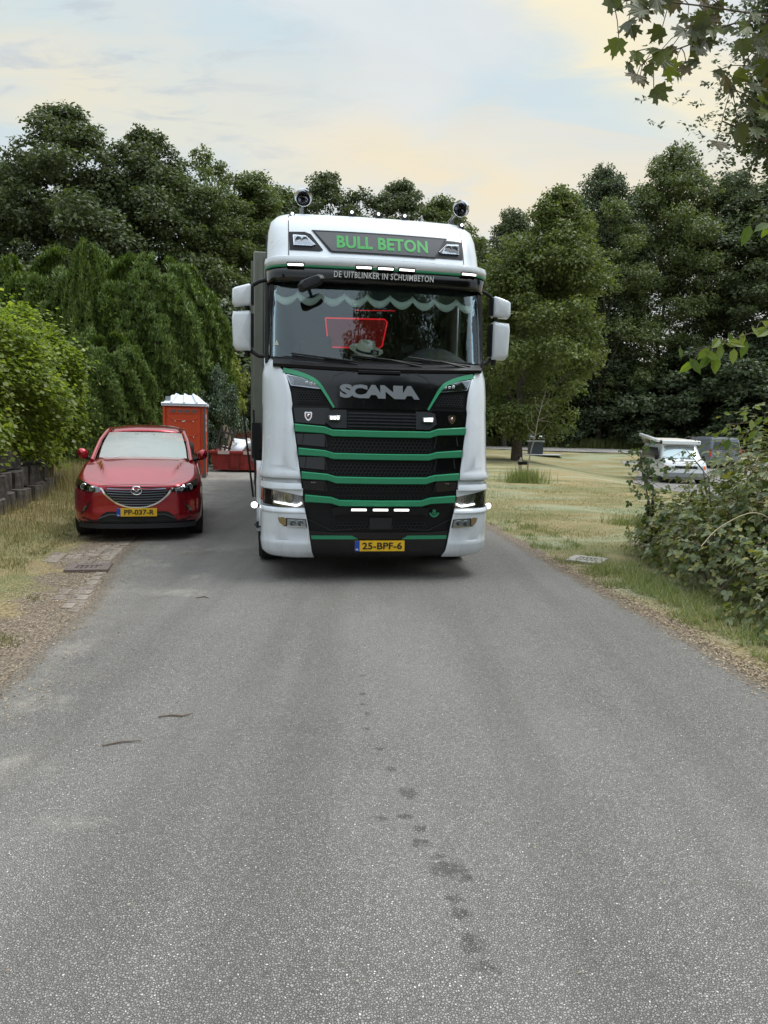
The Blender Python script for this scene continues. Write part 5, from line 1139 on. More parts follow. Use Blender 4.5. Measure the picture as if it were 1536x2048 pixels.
# trees behind the viewer, seen in the windscreens
put_tree('tall', 'tall tree behind the viewer, mirrored in the right of the windscreen', 9.5, -15, 22, 0, 1.1, 'trees behind the viewer', mat=L_DARK)
put_tree('tall', 'second tall tree behind the viewer at the roadside', 18, -12, 22, 90, 1.1, 'trees behind the viewer', mat=L_DARK)
put_tree('tall', 'tree filling the gap in the roadside row behind the viewer', 13.5, -9, 15, 150, 1.1, 'trees behind the viewer', mat=L_DARK)
put_tree('tall', 'tall tree further right behind the viewer', 25, -18, 24, 200, 1.2, 'trees behind the viewer', mat=L_DARK)
put_tree('cone', 'slim cypress behind the viewer, mirrored in the windscreen', 4.6, -20, 18, 0, .22, None, 'conifer', 'conifer')
put_tree('oakA', 'tree far left behind the viewer', -17, -14, 13, 40, 1.0, 'trees behind the viewer')

# ============================================================ beech hedge over a wall of stacked concrete blocks
def hedge():
    r = np.random.default_rng(31); n = 95000
    path = np.array([(-7.1, 6.2), (-7.35, 9), (-7.55, 12), (-8.05, 15), (-8.6, 17.2)]); 
    # random point on the skin of a lumpy rounded body swept along the path
    s = r.uniform(0, 1, n) ** .9; seg = s * (len(path) - 1); i = np.minimum(seg.astype(int), len(path) - 2); f = (seg - i)[:, None]
    c = path[i] * (1 - f) + path[i + 1] * f; d = norm(path[i + 1] - path[i]); nr = np.stack([d[:, 1], -d[:, 0]], 1)
    a = r.uniform(-.75, math.pi * .95, n); endf = np.minimum(1, np.minimum((1 - s) * 6 + .12, 1)) ** .5
    lob = 1 + .12 * np.sin(s * 23 + a * 2) + .08 * np.sin(s * 51 - a * 5) + .06 * np.sin(a * 9 + s * 13)
    depth = 1 - .30 * r.uniform(0, 1, n) ** 2; R1 = 1.5 * lob * depth * endf; R2 = (1.50 + .12 * np.sin(s * 9)) * lob * depth * (.55 + .45 * endf)
    h = R1 * np.cos(a); v = R2 * np.sin(a)
    P = np.stack([c[:, 0] + nr[:, 0] * h, c[:, 1] + nr[:, 1] * h, 2.15 + v - .25 * np.maximum(0, -np.sin(a)) + .12 * s], 1)
    lowz = np.interp(P[:, 1], [6, 12, 15, 18], [.85, .80, .5, .25]); P[:, 2] = np.maximum(P[:, 2] - .15 * s, lowz + r.uniform(0, .3, n))
    out = np.stack([nr[:, 0] * np.cos(a), nr[:, 1] * np.cos(a), np.sin(a)], 1)
    sp = r.uniform(0, 1, n) > .93; P[sp] += out[sp] * r.uniform(.0, .38, (sp.sum(), 1))
    Nn = norm(out * .5 + np.array([0, 0, .8]) + r.normal(size=(n, 3)) * .45); T = norm(out + r.normal(size=(n, 3)) * .5 + np.array([.2, -.2, 0]))
    T_ = thing('beech_hedge', 'bright green leafy hedge growing over the block wall on the left', 'hedge', (0, 0, 0))
    me = scatter_mesh('foliage', *LEAF, P, frames(Nn, T), .085 * r.uniform(.65, 1.35, (n, 1)) * np.ones((1, 3)) * np.array([1.35, 1, 1])); mesh_obj('foliage', me, L_BEECH, T_)
    m = MB()
    for k in range(90):
        j = int(r.uniform(0, n)); p = P[j]; b = c[j]
        m.tube([(b[0] - .2, b[1], .9), (b[0] * .6 + p[0] * .4, b[1] * .6 + p[1] * .4, 1.3 + (p[2] - .9) * .5), tuple(p)], [.03, .015, .004], 4, cap=False)
    m.build('branches', BARK, T_)
hedge()
def block_wall():
    T = thing('block_wall', 'retaining wall of stacked dark concrete planter blocks under the hedge', 'wall', (0, 0, 0))
    bm1 = pm('dark weathered concrete', (.095, .085, .076), .95, var=.55, vscale=5, bump=.8, bscale=25)
    # one trough block with fluted face
    def block():
        m = MB(); pr = []; nf = 9
        for k in range(nf * 2 + 1): pr.append((-.24 + .48 * k / (nf * 2), -.16 - (.018 if k % 2 else 0) - .05 * math.sin(math.pi * k / (nf * 2))))
        pr += [(.24, .16), (-.24, .16)]
        n = len(pr); m.add([(x, y, -.17) for x, y in pr] + [(x, y, .17) for x, y in pr], [tuple(range(n)), tuple(range(2 * n - 1, n - 1, -1))] + [(i, (i + 1) % n, (i + 1) % n + n, i + n) for i in range(n)])
        return m
    first = None; r = random.Random(5)
    path = [(-5.75, 7.0), (-6.0, 9.5), (-6.12, 11.2), (-6.6, 13.4), (-7.25, 15.4), (-7.8, 17.0), (-8.3, 18.4)]
    ds = [0]
    for a, b in zip(path[:-1], path[1:]): ds.append(ds[-1] + math.dist(a, b))
    for row in range(3):
        s = .1 + (.27 if row % 2 else 0)
        while s < (ds[-1], ds[-1] * .80, ds[-1] * .52)[row]:
            x = np.interp(s, ds, [p[0] for p in path]); y = np.interp(s, ds, [p[1] for p in path]); x2 = np.interp(s + .1, ds, [p[0] for p in path]); y2 = np.interp(s + .1, ds, [p[1] for p in path])
            if first is None: o = block().build('block', bm1, T, 0); first = o.data
            else: o = mesh_obj('block', first, None, T)
            o.location = (x - .10 * row - r.uniform(0, .10), y, float(gz(x, y)) + .12 + .335 * row + r.uniform(-.03, .03)); o.rotation_euler = (R(r.uniform(-3, 3)), R(r.uniform(-3, 3)), math.atan2(y2 - y, x2 - x) + math.pi * 0 + R(r.uniform(-9, 9)))
            o.scale = (r.uniform(.9, 1.0), 1, r.uniform(.95, 1.05)); s += .53
    return T
block_wall()

# ============================================================ brambles on the right
def in_blob(B, n, r, shell=.35):
    w = np.array([b[3] * b[4] for b in B]); w /= w.sum(); k = r.choice(len(B), n, p=w); B = np.array(B)
    d = rdir(n, r); d[:, 2] = np.abs(d[:, 2]) * 1.0 - .25; d = norm(d); q = 1 - shell * r.uniform(0, 1, (n, 1)) ** 1.5
    lob = 1 + .12 * np.sin(d[:, :1] * 9 + d[:, 2:] * 7 + k[:, None]) + .10 * np.sin(d[:, 1:2] * 13)
    return B[k, :3] + d * q * lob * B[k, 3:6], d
BR = [(5.05, 8.7, .75, 1.35, 1.6, 1.30), (4.5, 7.6, .75, .85, 1.0, 1.05), (4.45, 7.2, .45, 1.15, 1.2, 1.0), (4.45, 9.9, .30, .95, .9, .65), (5.2, 6.3, .5, 1.5, 1.2, 1.3), (3.95, 6.1, .15, .85, .9, .80), (6.2, 8.0, .8, 1.4, 1.6, 1.45), (3.75, 8.0, .2, .60, 1.0, .75), (4.1, 5.1, .2, .9, .8, .85), (3.75, 9.2, .2, .5, .8, .7)]
TRI = ([(0, 0, 0), (.30, .30, .05), (.26, .70, .07), (0, 1, -.04), (-.26, .70, .07), (-.30, .30, .05), (0, .45, -.02)],
       [(0, 1, 6), (1, 2, 6), (2, 3, 6), (3, 4, 6), (4, 5, 6), (5, 0, 6)])
def tri_leaf():
    V = []; F = []
    for ang, off in ((0, .18), (68, 0), (-68, 0)):
        c, s = math.cos(R(ang)), math.sin(R(ang)); b = len(V)
        for x, y, z in TRI[0]: y2 = y * (.85 if ang == 0 else .7) + off; x2 = x * .9; V.append((x2 * c - y2 * s, x2 * s + y2 * c, z * .9))
        F += [tuple(i + b for i in f) for f in TRI[1]]
    return V, F
TL = tri_leaf()
L_BRAM = leafmat('bramble leaves', [(.075, .10, .03), (.135, .165, .05), (.095, .13, .04), (.23, .25, .10), (.28, .24, .05)], .25, .36, .5)
L_PALE = leafmat('pale bramble undersides', [(.22, .25, .15), (.30, .33, .21), (.17, .20, .10)], .2, .6)
def brambles():
    T = thing('bramble_bush', 'tangled bramble thicket with unripe berries spilling over the right verge', 'bush', (0, 0, 0)); r = np.random.default_rng(41)
    n = 13000; P, d = in_blob(BR, n, r, .40); P[:, 2] = np.maximum(P[:, 2], gz(P[:, 0], P[:, 1]) + .08)
    Nn = norm(d * .75 + np.array([0, 0, .6]) + r.normal(size=(n, 3)) * .4); Tt = norm(d * .4 + np.array([-.2, -.2, -.75]) + r.normal(size=(n, 3)) * .5)
    Fr = frames(Nn, Tt); S = r.uniform(.05, .105, n)
    near = np.argsort(P[:, 1] + P[:, 0] * 1.2 - d[:, 2] - (d[:, 1] < 0) * .5)
    # the largest in view as single leaves
    vis = [j for j in near if d[j, 1] < .2 and P[j, 0] / P[j, 1] < .55 and P[j, 2] > .2][:900]; vis = vis[::3][:295]
    mk = np.ones(n, bool); mk[vis] = False
    me = bpy.data.meshes.new('leaf'); me.from_pydata(TL[0], [], TL[1]); me.materials.append(L_BRAM); me2 = bpy.data.meshes.new('leaf'); me2.from_pydata(TL[0], [], TL[1]); me2.materials.append(L_PALE)
    cols = [bpy.data.meshes.new('leaf') for _ in range(4)]
    fm = [pm('bramble leaf %s' % k, c, .38, var=.15, vscale=30) for k, c in (('green', (.085, .11, .03)), ('deep green', (.05, .07, .022)), ('light green', (.15, .175, .05)), ('yellowing', (.34, .28, .04)))]
    for c_, m_ in zip(cols, fm): c_.from_pydata(TL[0], [], TL[1]); c_.materials.append(m_)
    for q, j in enumerate(vis):
        k = 3 if q % 29 == 0 else q % 3; o = mesh_obj('leaf', cols[k], None, T)
        M = Matrix([list(Fr[j][0]) + [P[j][0]], list(Fr[j][1]) + [P[j][1]], list(Fr[j][2]) + [P[j][2]], [0, 0, 0, 1]]) @ Matrix.Scale(float(S[j]) * 1.1, 4); o.matrix_world = M
    pale = mk & (r.uniform(0, 1, n) > .82)
    o = mesh_obj('foliage', scatter_mesh('foliage', *TL, P[mk & ~pale], Fr[mk & ~pale], S[mk & ~pale].reshape(-1, 1) * np.ones((1, 3))), L_BRAM, T); o['kind'] = 'stuff'
    o = mesh_obj('pale_foliage', scatter_mesh('pale_foliage', *TL, P[pale], Fr[pale], S[pale].reshape(-1, 1) * np.ones((1, 3))), L_PALE, T); o['kind'] = 'stuff'
    # berries in clusters
    nb = 420; C0, d0 = in_blob(BR, nb, r, .08); C0 = C0[(C0[:, 2] > .35)]; Pb = []
    for c in C0:
        k = 12; Pb.append(c + r.normal(size=(k, 3)) * np.array([.045, .045, .055]))
    Pb = np.concatenate(Pb); nn = len(Pb)
    o = mesh_obj('berries', scatter_mesh('berries', *OCTA, Pb, frames(rdir(nn, r), rdir(nn, r)), r.uniform(.008, .014, (nn, 1)) * np.ones((1, 3))), leafmat('unripe berries', [(.22, .13, .08), (.34, .23, .14), (.13, .08, .06), (.26, .24, .12)], .05, .6), T); o['kind'] = 'stuff'
    m = MB()
    for k in range(150):
        p, dd = in_blob(BR, 1, r, .05); p = p[0]; b = np.array([p[0] + .5 + r.uniform(-.2, .3), p[1] + r.uniform(-.5, .5), .05]); mid = (p + b) / 2 + np.array([0, 0, .45])
        m.tube([tuple(x) for x in (b, mid, p, p + np.array([-.22, -.12, -.10]))], [.007, .006, .004, .002], 4, cap=False)
    m.build('stems', pm('bramble cane', (.14, .12, .06), .7), T)
    # long arching cane with pale bark
    MB().tube(crv([(4.3, 6.9, .15), (3.62, 6.5, .78), (3.3, 6.4, .98), (2.95, 6.3, .86), (2.75, 6.2, .70)], 5), .0045, 5).build('cane', pm('pale dry cane', (.42, .36, .22), .7), T)
brambles()
def leafy_branch(name, label, cat, pts, r0, nleaf, tpl, size, mat, seed, spread=.25, group=None, down=.4, leafname='leaf', parts=True, twigs=0):
    """a branch whose leaves are parts"""
    T = thing(name, label, cat, (0, 0, 0), 0, group); r = np.random.default_rng(seed); C_ = crv(pts, 6)
    MB().tube(C_, list(np.linspace(r0, r0 * .3, len(C_))), 6).build('twig', BARK, T)
    mes = []
    for m_ in mat:
        me = bpy.data.meshes.new(leafname); me.from_pydata(*[list(tpl[0]), [], list(tpl[1])]); me.materials.append(m_); mes.append(me)
    tw = MB()
    for k in range(nleaf):
        c = Vector(C_[int(r.uniform(.08, 1) ** .7 * (len(C_) - 1))]); off = Vector(r.normal(size=3)) * spread * Vector((1, .7, .55)).length / 1.5; p = c + off
        z = Vector((r.normal() * .35, -.9 + r.normal() * .3, .35 + r.normal() * .3)).normalized(); t = Vector((r.normal() * .55, r.normal() * .3, -down + r.normal() * .25))
        t = (t - z * t.dot(z)).normalized(); x = t.cross(z); s = size * r.uniform(.7, 1.2)
        o = mesh_obj(leafname, mes[k % len(mes)], None, T); o.matrix_world = Matrix([[x[0] * s, t[0] * s, z[0] * s, p[0]], [x[1] * s, t[1] * s, z[1] * s, p[1]], [x[2] * s, t[2] * s, z[2] * s, p[2]], [0, 0, 0, 1]])
        tw.tube([c, (c + p) / 2 + Vector((0, 0, .02)), p], .0028, 4, cap=False)
    tw.build('leaf_stalks', BARK, T, kind='stuff'); return T
def maple_leaf():
    lobes = [(0, 1.0), (24, .62), (30, .70), (52, .95), (62, .72), (72, .66), (84, .56), (100, .74), (112, .50), (140, .42), (165, .30)]
    right = [(math.sin(R(a)) * q, math.cos(R(a)) * q) for a, q in lobes]
    # sharpen: teeth between the lobes
    pts = [(0, 1.05), (.10, .78), (.20, .80), (.22, .62), (.30, .50), (.42, .66), (.62, .78), (.60, .60), (.74, .52), (.58, .40), (.48, .30), (.60, .12), (.66, .02), (.48, .0), (.34, -.10), (.18, -.18), (.03, -.14)]
    V = [(0, .12, -.03)] + [(x, y + .15, .10 * abs(x) - .06 * y * y) for x, y in pts] + [(-x, y + .15, .10 * abs(x) - .06 * y * y) for x, y in reversed(pts[1:])]
    n = len(V) - 1; V = [(x * .75, y * .85, z) for x, y, z in V]
    return V, [(0, i, i + 1) for i in range(1, n)] + [(0, n, 1)]
def tleaf(name, c, tr=.5):
    m = leafmat(name, [c, tuple(v * 1.2 for v in c)], tr, .45); return m
MPM = [tleaf('maple leaf green', (.075, .088, .03), .4), tleaf('maple leaf dull', (.06, .068, .028), .35), tleaf('maple leaf brownish', (.10, .078, .035), .35), tleaf('maple leaf fresh', (.10, .12, .03), .45)]
ML = maple_leaf(); MG = 'maple branches hanging in from the top right'
leafy_branch('maple_branch', 'topmost maple branch tip with hanging leaves at the upper right', 'branch', [(2.9, 4.9, 4.30), (2.3, 4.7, 4.18), (1.75, 4.5, 4.12), (1.42, 4.4, 4.08), (1.22, 4.4, 4.02)], .007, 34, ML, .12, MPM, 51, .08, MG, .8)
leafy_branch('maple_branch', 'lower drooping maple twig with a brown leaf at its end', 'branch', [(2.6, 4.8, 4.25), (2.0, 4.6, 4.08), (1.72, 4.55, 3.93), (1.50, 4.5, 3.84), (1.42, 4.45, 3.76)], .006, 26, ML, .11, MPM, 52, .075, MG, .9)
leafy_branch('maple_branch', 'maple branch with large leaves at the right edge', 'branch', [(3.0, 5.1, 4.5), (2.5, 4.9, 4.1), (2.15, 4.75, 3.9), (2.05, 4.7, 3.75)], .009, 44, ML, .125, MPM, 53, .15, MG, .8)
# fine leafed ash tree leaning in from the right edge
def right_tree():
    T = thing('ash_tree', 'fine leafed tree leaning in along the right edge of the view', 'tree', (7.25, 9.6, .1)); r = np.random.default_rng(61)
    MB().tube([(0, 0, -.2), (-.1, 0, 2), (-.25, 0, 4), (-.4, 0, 6.5), (-.4, 0, 9)], [.22, .18, .15, .11, .05], 10).build('trunk', BARK, T)
    ends = [(-2.75, -.4, 4.9), (-3.35, -.5, 5.25), (-2.6, .2, 5.6), (-2.9, -.3, 6.3), (-2.5, .3, 6.8), (-2.2, -.5, 7.5), (-2.0, .4, 6.0), (-1.6, 0, 5.2), (-1.4, .3, 7.8), (-.6, 0, 8.6), (.8, .3, 7.5), (1.6, -.4, 6.3), (-2.35, -.2, 5.1), (-2.0, -.3, 4.6), (-2.55, 0, 5.9), (-2.75, .1, 6.5), (-2.45, -.3, 7.0), (-2.2, .2, 5.6), (-2.3, 0, 6.2), (-2.3, .3, 7.6), (-2.55, .3, 5.3)]
    m = MB(); P = []; Tn = []
    for e in ends:
        e = np.array(e); s = np.array([-.3, 0, max(3.0, e[2] - 1.6)]); mid = (s + e) / 2 + np.array([0, 0, .35]); m.tube([tuple(s), tuple(mid), tuple(e)], [.05, .03, .008], 6, cap=False)
        for k in range(26):
            c = e + r.normal(size=3) * np.array([.42, .35, .36]); dr = norm(np.array([[r.normal(), r.normal() * .5, -.5 + r.normal() * .4]]))[0]
            L = r.uniform(.14, .24)
            for q in range(11):
                f = q / 10; side = (-1 if q % 2 else 1); pr = np.cross(dr, [0, 1, 0]) * side; P.append(c + dr * L * f); Tn.append(norm(np.array([dr * .5 + pr + r.normal(size=3) * .15]))[0])
    m.build('limbs', BARK, T); P = np.array(P); n = len(P); Tn = np.array(Tn)
    me = scatter_mesh('crown', *LEAF, P, frames(norm(np.array([0, -.6, .8]) + r.normal(size=(n, 3)) * .4), Tn), r.uniform(.045, .075, (n, 1)) * np.array([[1.1, 1, 1]])); mesh_obj('crown', me, L_DARK, T)
    n = 26000; B = [(e[0] * .90 + .1, e[1], e[2] + .1, .6, .7, .55) for e in ends if e[0] > -2.9]; p, d = in_blob(B, n, r, .9)
    p = p[(p[:, 0] > -2.75)]; n = len(p)
    mesh_obj('inner_crown', scatter_mesh('inner_crown', *LEAF, p, frames(rdir(n, r), rdir(n, r)), r.uniform(.05, .10, (n, 1)) * np.array([[1.2, 1, 1]])), L_DARK, T)
right_tree()
OV = [(0, 0, 0), (.22, .30, .05), (.20, .65, .03), (0, 1, -.06), (-.20, .65, .03), (-.22, .30, .05), (0, .4, -.02)]; OVL = (OV, TRI[1])
FR_ = [tleaf('fresh leaf', (.13, .18, .03)), tleaf('pale leaf', (.19, .23, .06)), tleaf('green leaf', (.08, .12, .03))]
EG = 'twigs reaching in from the right edge'
leafy_branch('cherry_twig', 'twig of pointed leaves reaching in at mid height from the right edge', 'twig', [(3.1, 5.1, 2.52), (2.6, 5.0, 2.40), (2.25, 5.0, 2.28), (1.96, 5.0, 2.18)], .006, 26, OVL, .115, FR_, 71, .055, EG, .45)
leafy_branch('cherry_twig', 'bright twig of pointed leaves at the right edge above the other one', 'twig', [(3.2, 5.1, 3.25), (2.75, 5.0, 3.12), (2.48, 5.0, 3.02)], .006, 18, OVL, .13, FR_, 72, .07, EG, .45)
leafy_branch('cherry_twig', 'leafy twig sticking up above the top of the brambles', 'twig', [(4.6, 7.4, 1.5), (4.0, 7.3, 1.78), (3.65, 7.2, 1.80), (3.35, 7.2, 1.74)], .006, 24, OVL, .12, FR_, 73, .10, EG, .35)
# young staked sapling in front of the brambles
def sapling():
    T = leafy_branch('staked_sapling', 'young leafy sapling tied to dark stakes left of the brambles', 'sapling', [(3.60, 9.6, .0), (3.55, 9.6, .6), (3.42, 9.6, 1.1), (3.36, 9.6, 1.42)], .012, 80, TL, .075, [tleaf('sapling leaf', (.05, .085, .03), .3), tleaf('sapling leaf light', (.09, .12, .04), .3)], 74, .17, None, .5)
    for dx in (-.03, .03): MB().tube([(3.57 + dx, 9.65, 0), (3.56 + dx, 9.65, .75)], .018, 6).build('stake', pm('dark stake', (.05, .04, .035), .9), T)
    MB().tube([(3.52, 9.62, .62), (3.62, 9.62, .62)], .012, 6).build('tie', MBLACK, T)
sapling()
# bare sapling on the lawn with its short post, tuft around it
def bare_sapling():
    T = thing('bare_sapling', 'thin leafless young tree tied to a short post on the lawn', 'tree', (4.72, 24.2, 0)); r = random.Random(3)
    C_ = [(0, 0, 0), (.06, 0, .6), (.17, 0, 1.3), (.33, 0, 2.0), (.40, 0, 2.6), (.52, 0, 3.2), (.72, 0, 4.0)]
    MB().tube(C_, [.032, .03, .027, .022, .018, .014, .006], 7).build('trunk', pm('pale bark', (.27, .23, .20), .9), T)
    m = MB()
    for s, e, u in (((.33, 0, 2.0), (.02, .1, 2.25), (-.12, .1, 2.75)), ((.33, 0, 2.0), (.6, 0, 2.1), (.85, 0, 2.5)), ((.36, 0, 2.3), (.12, -.1, 2.6), (.10, 0, 3.1)), ((.41, 0, 2.6), (.75, 0, 2.62), (1.05, .1, 2.55)), ((.41, 0, 2.65), (.7, .1, 2.75), (.95, 0, 3.0)), ((.47, 0, 2.95), (.3, 0, 3.2), (.27, .1, 3.7)), ((.52, 0, 3.2), (.75, 0, 3.4), (.9, 0, 3.8))):
        m.tube([s, e, u], [.010, .008, .003], 5)
    m.build('branches', pm('pale bark', (.27, .23, .20)), T)
    T.scale = (.74, .74, .74)
    p = thing('sapling_post', 'short pale post with black strap beside the bare sapling', 'post', (4.50, 24.2, 0))
    MB().box((0, 0, .30), (.09, .09, .80)).build('post', pm('pale timber', (.36, .32, .26), .9, var=.2), p, bevel=.01)
    MB().box((.08, 0, .52), (.30, .12, .10)).build('strap', MBLACK, p)
    MB().box((-.06, -.02, .70), (.07, .06, .10)).build('knot', MBLACK, p)
bare_sapling()
# litter container
def bin_():
    T = thing('litter_container', 'dark grey litter container with a rounded steel lid across the lawn', 'litter bin', (9.85, 47.6, float(gz(9.85, 47.6))), R(-4))
    MB().box((0, .35, .42), (.92, .7, .84)).build('body', pm('slate panel', (.035, .045, .055), .5), T, bevel=.02)
    b = MB().box((0, .35, .90), (1.06, .80, .11)).build('sign_band', pm('pale grey band', (.36, .38, .37), .5), T, bevel=.01)
    text('bin_lettering', 'REST AFVAL', -.38, .38, .875, .925, lambda x, z: -.052, 0, .004, pm('band print', (.06, .07, .08), .5), b)
    MB().box((0, .36, .99), (.98, .7, .08)).build('gap', MBLACK, T)
    pr = [(.0, 1.03), (-.03, 1.10), (-.02, 1.18), (.06, 1.26), (.20, 1.30)]
    MB().grid([[(x, y, z) for x in (-.53, .53)] for y, z in pr]).build('lid_front', STEEL, T, 60, solid=.02)
    MB().prism([(-.53, 1.03)] + [(.53 * math.cos(a), 1.26 + .22 * math.sin(a)) for a in np.linspace(math.pi, 0, 13)] + [(.53, 1.03)], .2, .72).build('lid', pm('steel grey panel', (.20, .22, .23), .45, .4), T, 20)
    MB().lathe([(0, -.01), (.035, 0)], (.02, .19, 1.40), 'Y', 12).build('lock', PBLACK, T)
    tag(MB().box((9.9, 47.8, float(gz(9.9, 47.8)) + .015), (3.2, 1.6, .05)).build('concrete_pad', pm('pale concrete', (.42, .42, .41), .9, var=.15)), 'pale concrete pad under the litter container', kind='structure')
bin_()
# gully grates
def grate(name, label, x, y, rz, w, d, col):
    T = thing(name, label, 'drain cover', (x, y, float(gz(x, y))), R(rz)); m = MB(); t = .03
    cm = pm(col[0], col[1], .8, var=.25, vscale=12)
    m.box((0, -d / 2 + .05, t / 2), (w, .10, t)).box((0, d / 2 - .05, t / 2), (w, .10, t)).box((-w / 2 + .05, 0, t / 2), (.10, d - .2, t)).box((w / 2 - .05, 0, t / 2), (.10, d - .2, t)).build('frame', cm, T, 0, bevel=.004)
    k = 5
    for i in range(k): MB().box((-w / 2 + .1 + (w - .2) * (i + .5) / k, 0, t / 2 - .003), ((w - .2) / k * .55, d - .2, t - .008)).build('bar', cm, T, 0, bevel=.003)
    MB().box((0, 0, t / 2 - .002), (w - .2, .035, t - .008)).build('cross_bar', cm, T, 0)
    MB().box((0, 0, .001), (w - .16, d - .16, .004)).build('pit', pm('pit black', (.004, .004, .004), .9), T, 0)
grate('gully_grate', 'rusty brown drain grate in the left verge before the red car', -3.30, 8.0, 12, .46, .36, ('rusty concrete', (.15, .115, .10)))
grate('gully_grate', 'pale concrete drain grate at the right edge of the road', 2.63, 9.2, -30, .44, .44, ('worn pale concrete', (.33, .305, .265)))
# old brick strip between the asphalt and the left verge
def bricks():
    T = tag(bpy.data.objects.new('brick_strip', None), 'worn brick strip between the asphalt and the left verge', kind='structure'); C.objects.link(T); r = random.Random(9)
    mt = [pm('worn brick a', (.20, .165, .14), .95, var=.25, vscale=20, bump=.4, bscale=60), pm('worn brick b', (.26, .22, .185), .95, var=.25, vscale=20, bump=.4, bscale=60)]; me = []
    for m_ in mt: o = MB().box((0, 0, 0), (.098, .205, .05), None, .03).build('brick', m_, T, 0, bevel=.006); me.append(o.data); bev = True; bpy.data.objects.remove(o)
    y = 5.0; j = 0; cnt = 0
    while y < 10.6 and cnt < 290:
        for k in range(8):
            xl = float(redge(-1, y)) - .10 - .103 * k
            hide = mnoise.noise((xl * 1.3, y * 1.1, 7))
            if hide > (.10 if y > 7.2 else -.12) - (.03 * k): continue
            o = mesh_obj('brick', me[r.random() > .5], None, T); cnt += 1
            o.location = (xl, y + (.105 if k % 2 else 0), float(gz(xl, y)) - .0255 + r.uniform(-.004, .004)); o.rotation_euler = (R(r.uniform(-2, 2)), R(r.uniform(-2, 2)), R(8 + r.uniform(-2, 2)))
        y += .213; j += 1
bricks()

# ============================================================ ground cover
def blades(name, label, P, h, w, mat, seed, lean=.35, tpl=BLADE):
    r = np.random.default_rng(seed); n = len(P); P = np.array(P); P = np.column_stack([P[:, 0], P[:, 1], gz(P[:, 0], P[:, 1]) - .012 + .0 * P[:, 0]])
    az = r.uniform(0, 2 * math.pi, n); T = norm(np.stack([np.cos(az) * lean, np.sin(az) * lean, np.ones(n)], 1) + r.normal(size=(n, 3)) * .15); Nn = np.stack([-np.cos(az), -np.sin(az), lean * np.ones(n)], 1)
    H = np.asarray(h) * r.uniform(.5, 1.4, n); S = np.stack([np.full(n, w) * r.uniform(.7, 1.4, n), H, H * .8], 1)
    me = bpy.data.meshes.new(name); me = scatter_mesh(name, *tpl, P, frames(Nn, T), S)
    return tag(mesh_obj(name, me, mat), label, kind='stuff')
G_DRY = leafmat('dry grass', [(.31, .25, .13), (.40, .33, .19), (.24, .20, .095), (.17, .19, .07)], .2, .8)
G_MIX = leafmat('mixed grass', [(.08, .11, .032), (.12, .15, .045), (.26, .215, .105), (.155, .165, .06), (.33, .28, .15)], .25, .7)
G_GRN = leafmat('green grass', [(.09, .13, .035), (.15, .20, .06), (.24, .25, .11), (.12, .16, .05), (.36, .33, .18)], .3, .6)
rg = np.random.default_rng(81)
def region(n, x0, x1, y0, y1, fn, pw=1.6):
    y = y0 + (y1 - y0) * rg.uniform(0, 1, n) ** pw; x = rg.uniform(x0, x1, n); k = fn(x, y); return np.stack([x[k], y[k]], 1)
nz = lambda x, y, s, o: np.array([mnoise.noise((a * s, b * s, o)) for a, b in zip(x, y)])
# left verge
f = lambda x, y: (x < redge(-1, y) - .95 - .3 * nz(x, y, 1.2, 1)) & (nz(x, y, 1.8, 3) > -.30)
blades('verge_grass', 'short dry grass of the left verge', region(90000, -7.6, -2.8, 3.6, 20, f), .06, .007, G_MIX, 1, 1.0)
f = lambda x, y: (x < redge(-1, y) - .9) & (nz(x, y, 1.5, 8) > .05)
blades('straw_grass', 'bleached straw lying in the left verge', region(45000, -7.6, -2.8, 3.6, 20, f), .06, .005, G_DRY, 2, 1.6)
f = lambda x, y: (x < redge(-1, y) - .18) & (x > redge(-1, y) - 1.3) & (nz(x, y, 2.2, 12) > .30)
blades('gutter_weeds', 'small grass tufts growing in the brick strip', region(22000, -4.6, -2.4, 4.0, 10, f), .055, .006, G_MIX, 3, .6)
# grass at the foot of the wall and behind the car
f = lambda x, y: (x < -5.4 - (y - 10) * .27 + .6) & (x > -6.4 - (y - 10) * .27)
blades('wall_grass', 'tall dry grass at the foot of the block wall', region(9000, -9, -4.6, 8, 19, f, 1), .26, .007, G_DRY, 4, .5)
blades('back_grass', 'tall dry grass behind the red car', region(9000, -9.2, -5.6, 15.5, 21, lambda x, y: x < -6.0 - (y - 15.5) * .2, 1), .45, .010, G_DRY, 14, .4)
# lawn on the right
f = lambda x, y: (x > redge(1, y) + .22 + .12 * nz(x, y, 2, 5)) & (x < 10.5)
pl = region(110000, 1.0, 10.5, 6.5, 24, f, 1.7)
blades('lawn_grass', 'mown dry grass of the lawn', pl, .035, .006, G_MIX, 5, 1.0)
pl = region(60000, 1.0, 10.5, 7.0, 22, lambda x, y: f(x, y) & (nz(x, y, .8, 15) > .0), 1.5)
blades('lawn_straw', 'bleached straw patches on the lawn', pl, .04, .006, G_DRY, 6, 1.5)
f2 = lambda x, y: (x > redge(1, y) + .10) & (x < redge(1, y) + .9) & (nz(x, y, 2.6, 21) > .05)
blades('edge_grass', 'green grass fringe along the right road edge', region(26000, 1.2, 4.4, 7.6, 13, f2, 1.3), .07, .006, G_GRN, 7, .6)
f3 = lambda x, y: (x > redge(1, y) + .30 + .25 * nz(x, y, 1.5, 2)) & (x < redge(1, y) + 1.05 + .35 * nz(x, y, 1.1, 31)) & (nz(x, y, 3.2, 33) > -.25)
blades('long_grass', 'long green grass under the brambles', region(15000, 2.4, 4.2, 4.4, 9.0, f3, 1.1), .15, .007, G_GRN, 8, 1.7)
a = rg.normal(size=(900, 2)) * np.array([.30, .25]) + np.array([4.35, 22.6]); blades('grass_tuft', 'tuft of long grass round the sapling post', a, .42, .012, G_GRN, 9, .55)
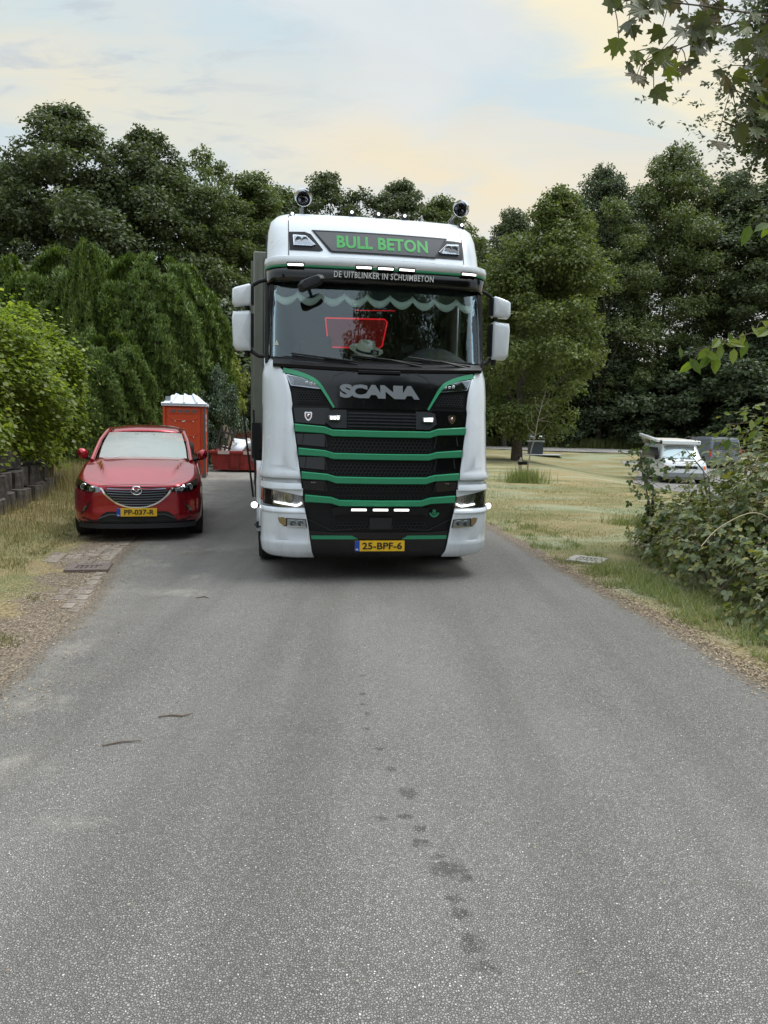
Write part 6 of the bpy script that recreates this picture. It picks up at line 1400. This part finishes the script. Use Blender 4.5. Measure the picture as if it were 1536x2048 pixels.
a = rg.normal(size=(500, 2)) * np.array([.25, .2]) + np.array([4.4, 12.9]); blades('grass_tuft', 'grass tuft left of the sapling by the brambles', a, .16, .008, G_GRN, 10, .55)
f4 = lambda x, y: (x > 2)
blades('far_grass', 'rough grass under the far shrubs', region(16000, 6, 40, 58.5, 60.5, f4, 1), .7, .05, G_GRN, 11, .4)
# litter: chips, dead leaves, stalks along the edges
def litter(name, label, P, s, mat, seed, zoff=.008):
    r = np.random.default_rng(seed); n = len(P); P3 = np.column_stack([P[:, 0], P[:, 1], gz(P[:, 0], P[:, 1]) + zoff + r.uniform(0, .006, n)]); az = r.uniform(0, 6.28, n)
    T = np.stack([np.cos(az), np.sin(az), r.normal(size=n) * .1], 1); Nn = norm(np.array([0, 0, 1.0]) + r.normal(size=(n, 3)) * .25)
    S = np.stack([s * r.uniform(.3, 1.2, n), s * r.uniform(.6, 1.8, n), np.full(n, s)], 1)
    return tag(mesh_obj(name, scatter_mesh(name, *LEAF, P3, frames(Nn, T), S), mat), label, kind='stuff')
L_LIT = leafmat('dead leaf litter', [(.30, .22, .13), (.42, .34, .22), (.16, .10, .06), (.50, .43, .31), (.22, .15, .09)], .05, .85)
def edge_pts(n, side, y0, y1, spread, off=0):
    y = y0 + (y1 - y0) * rg.uniform(0, 1, n) ** 1.3; return np.stack([redge(side, y) + off + rg.normal(size=n) * spread, y], 1)
litter('leaf_litter', 'brown leaf litter along the right road edge', edge_pts(8000, 1, 4.0, 9.5, .11, .10), .020, L_LIT, 1)
litter('leaf_litter', 'pale chips along the left brick strip', edge_pts(16000, -1, 3.8, 11, .42, -.55), .016, L_LIT, 2, .006)
litter('fine_debris', 'a few bits of bark scattered on the asphalt', np.stack([rg.uniform(-2.6, 2.3, 420), 2 + 8 * rg.uniform(0, 1, 420) ** 1.2], 1), .010, L_LIT, 3, .010)
cl = np.concatenate([rg.normal(size=(150, 2)) * .13 + np.array([-2.45, 9.06]), rg.normal(size=(120, 2)) * .16 + np.array([-2.9, 7.6])]); litter('fine_debris', 'small heap of bark before the red car', cl, .018, L_LIT, 4, .010)
for lab, pts in (('curved dry twig on the left of the asphalt', [(-1.25, 3.93), (-1.18, 3.96), (-1.12, 3.95), (-1.07, 3.99)]), ('straight pale twig nearer the viewer on the left', [(-1.42, 3.55), (-1.34, 3.60), (-1.24, 3.62)]), ('small bent twig further up the road', [(-1.76, 6.72), (-1.70, 6.78), (-1.64, 6.72)])):
    tag(MB().tube([(x, y, .014) for x, y in pts], [.004] + [.005] * (len(pts) - 2) + [.002], 6).build('twig', pm('dry twig', (.16, .12, .09) if 'pale' not in lab else (.36, .31, .26), .9)), lab, 'twig')
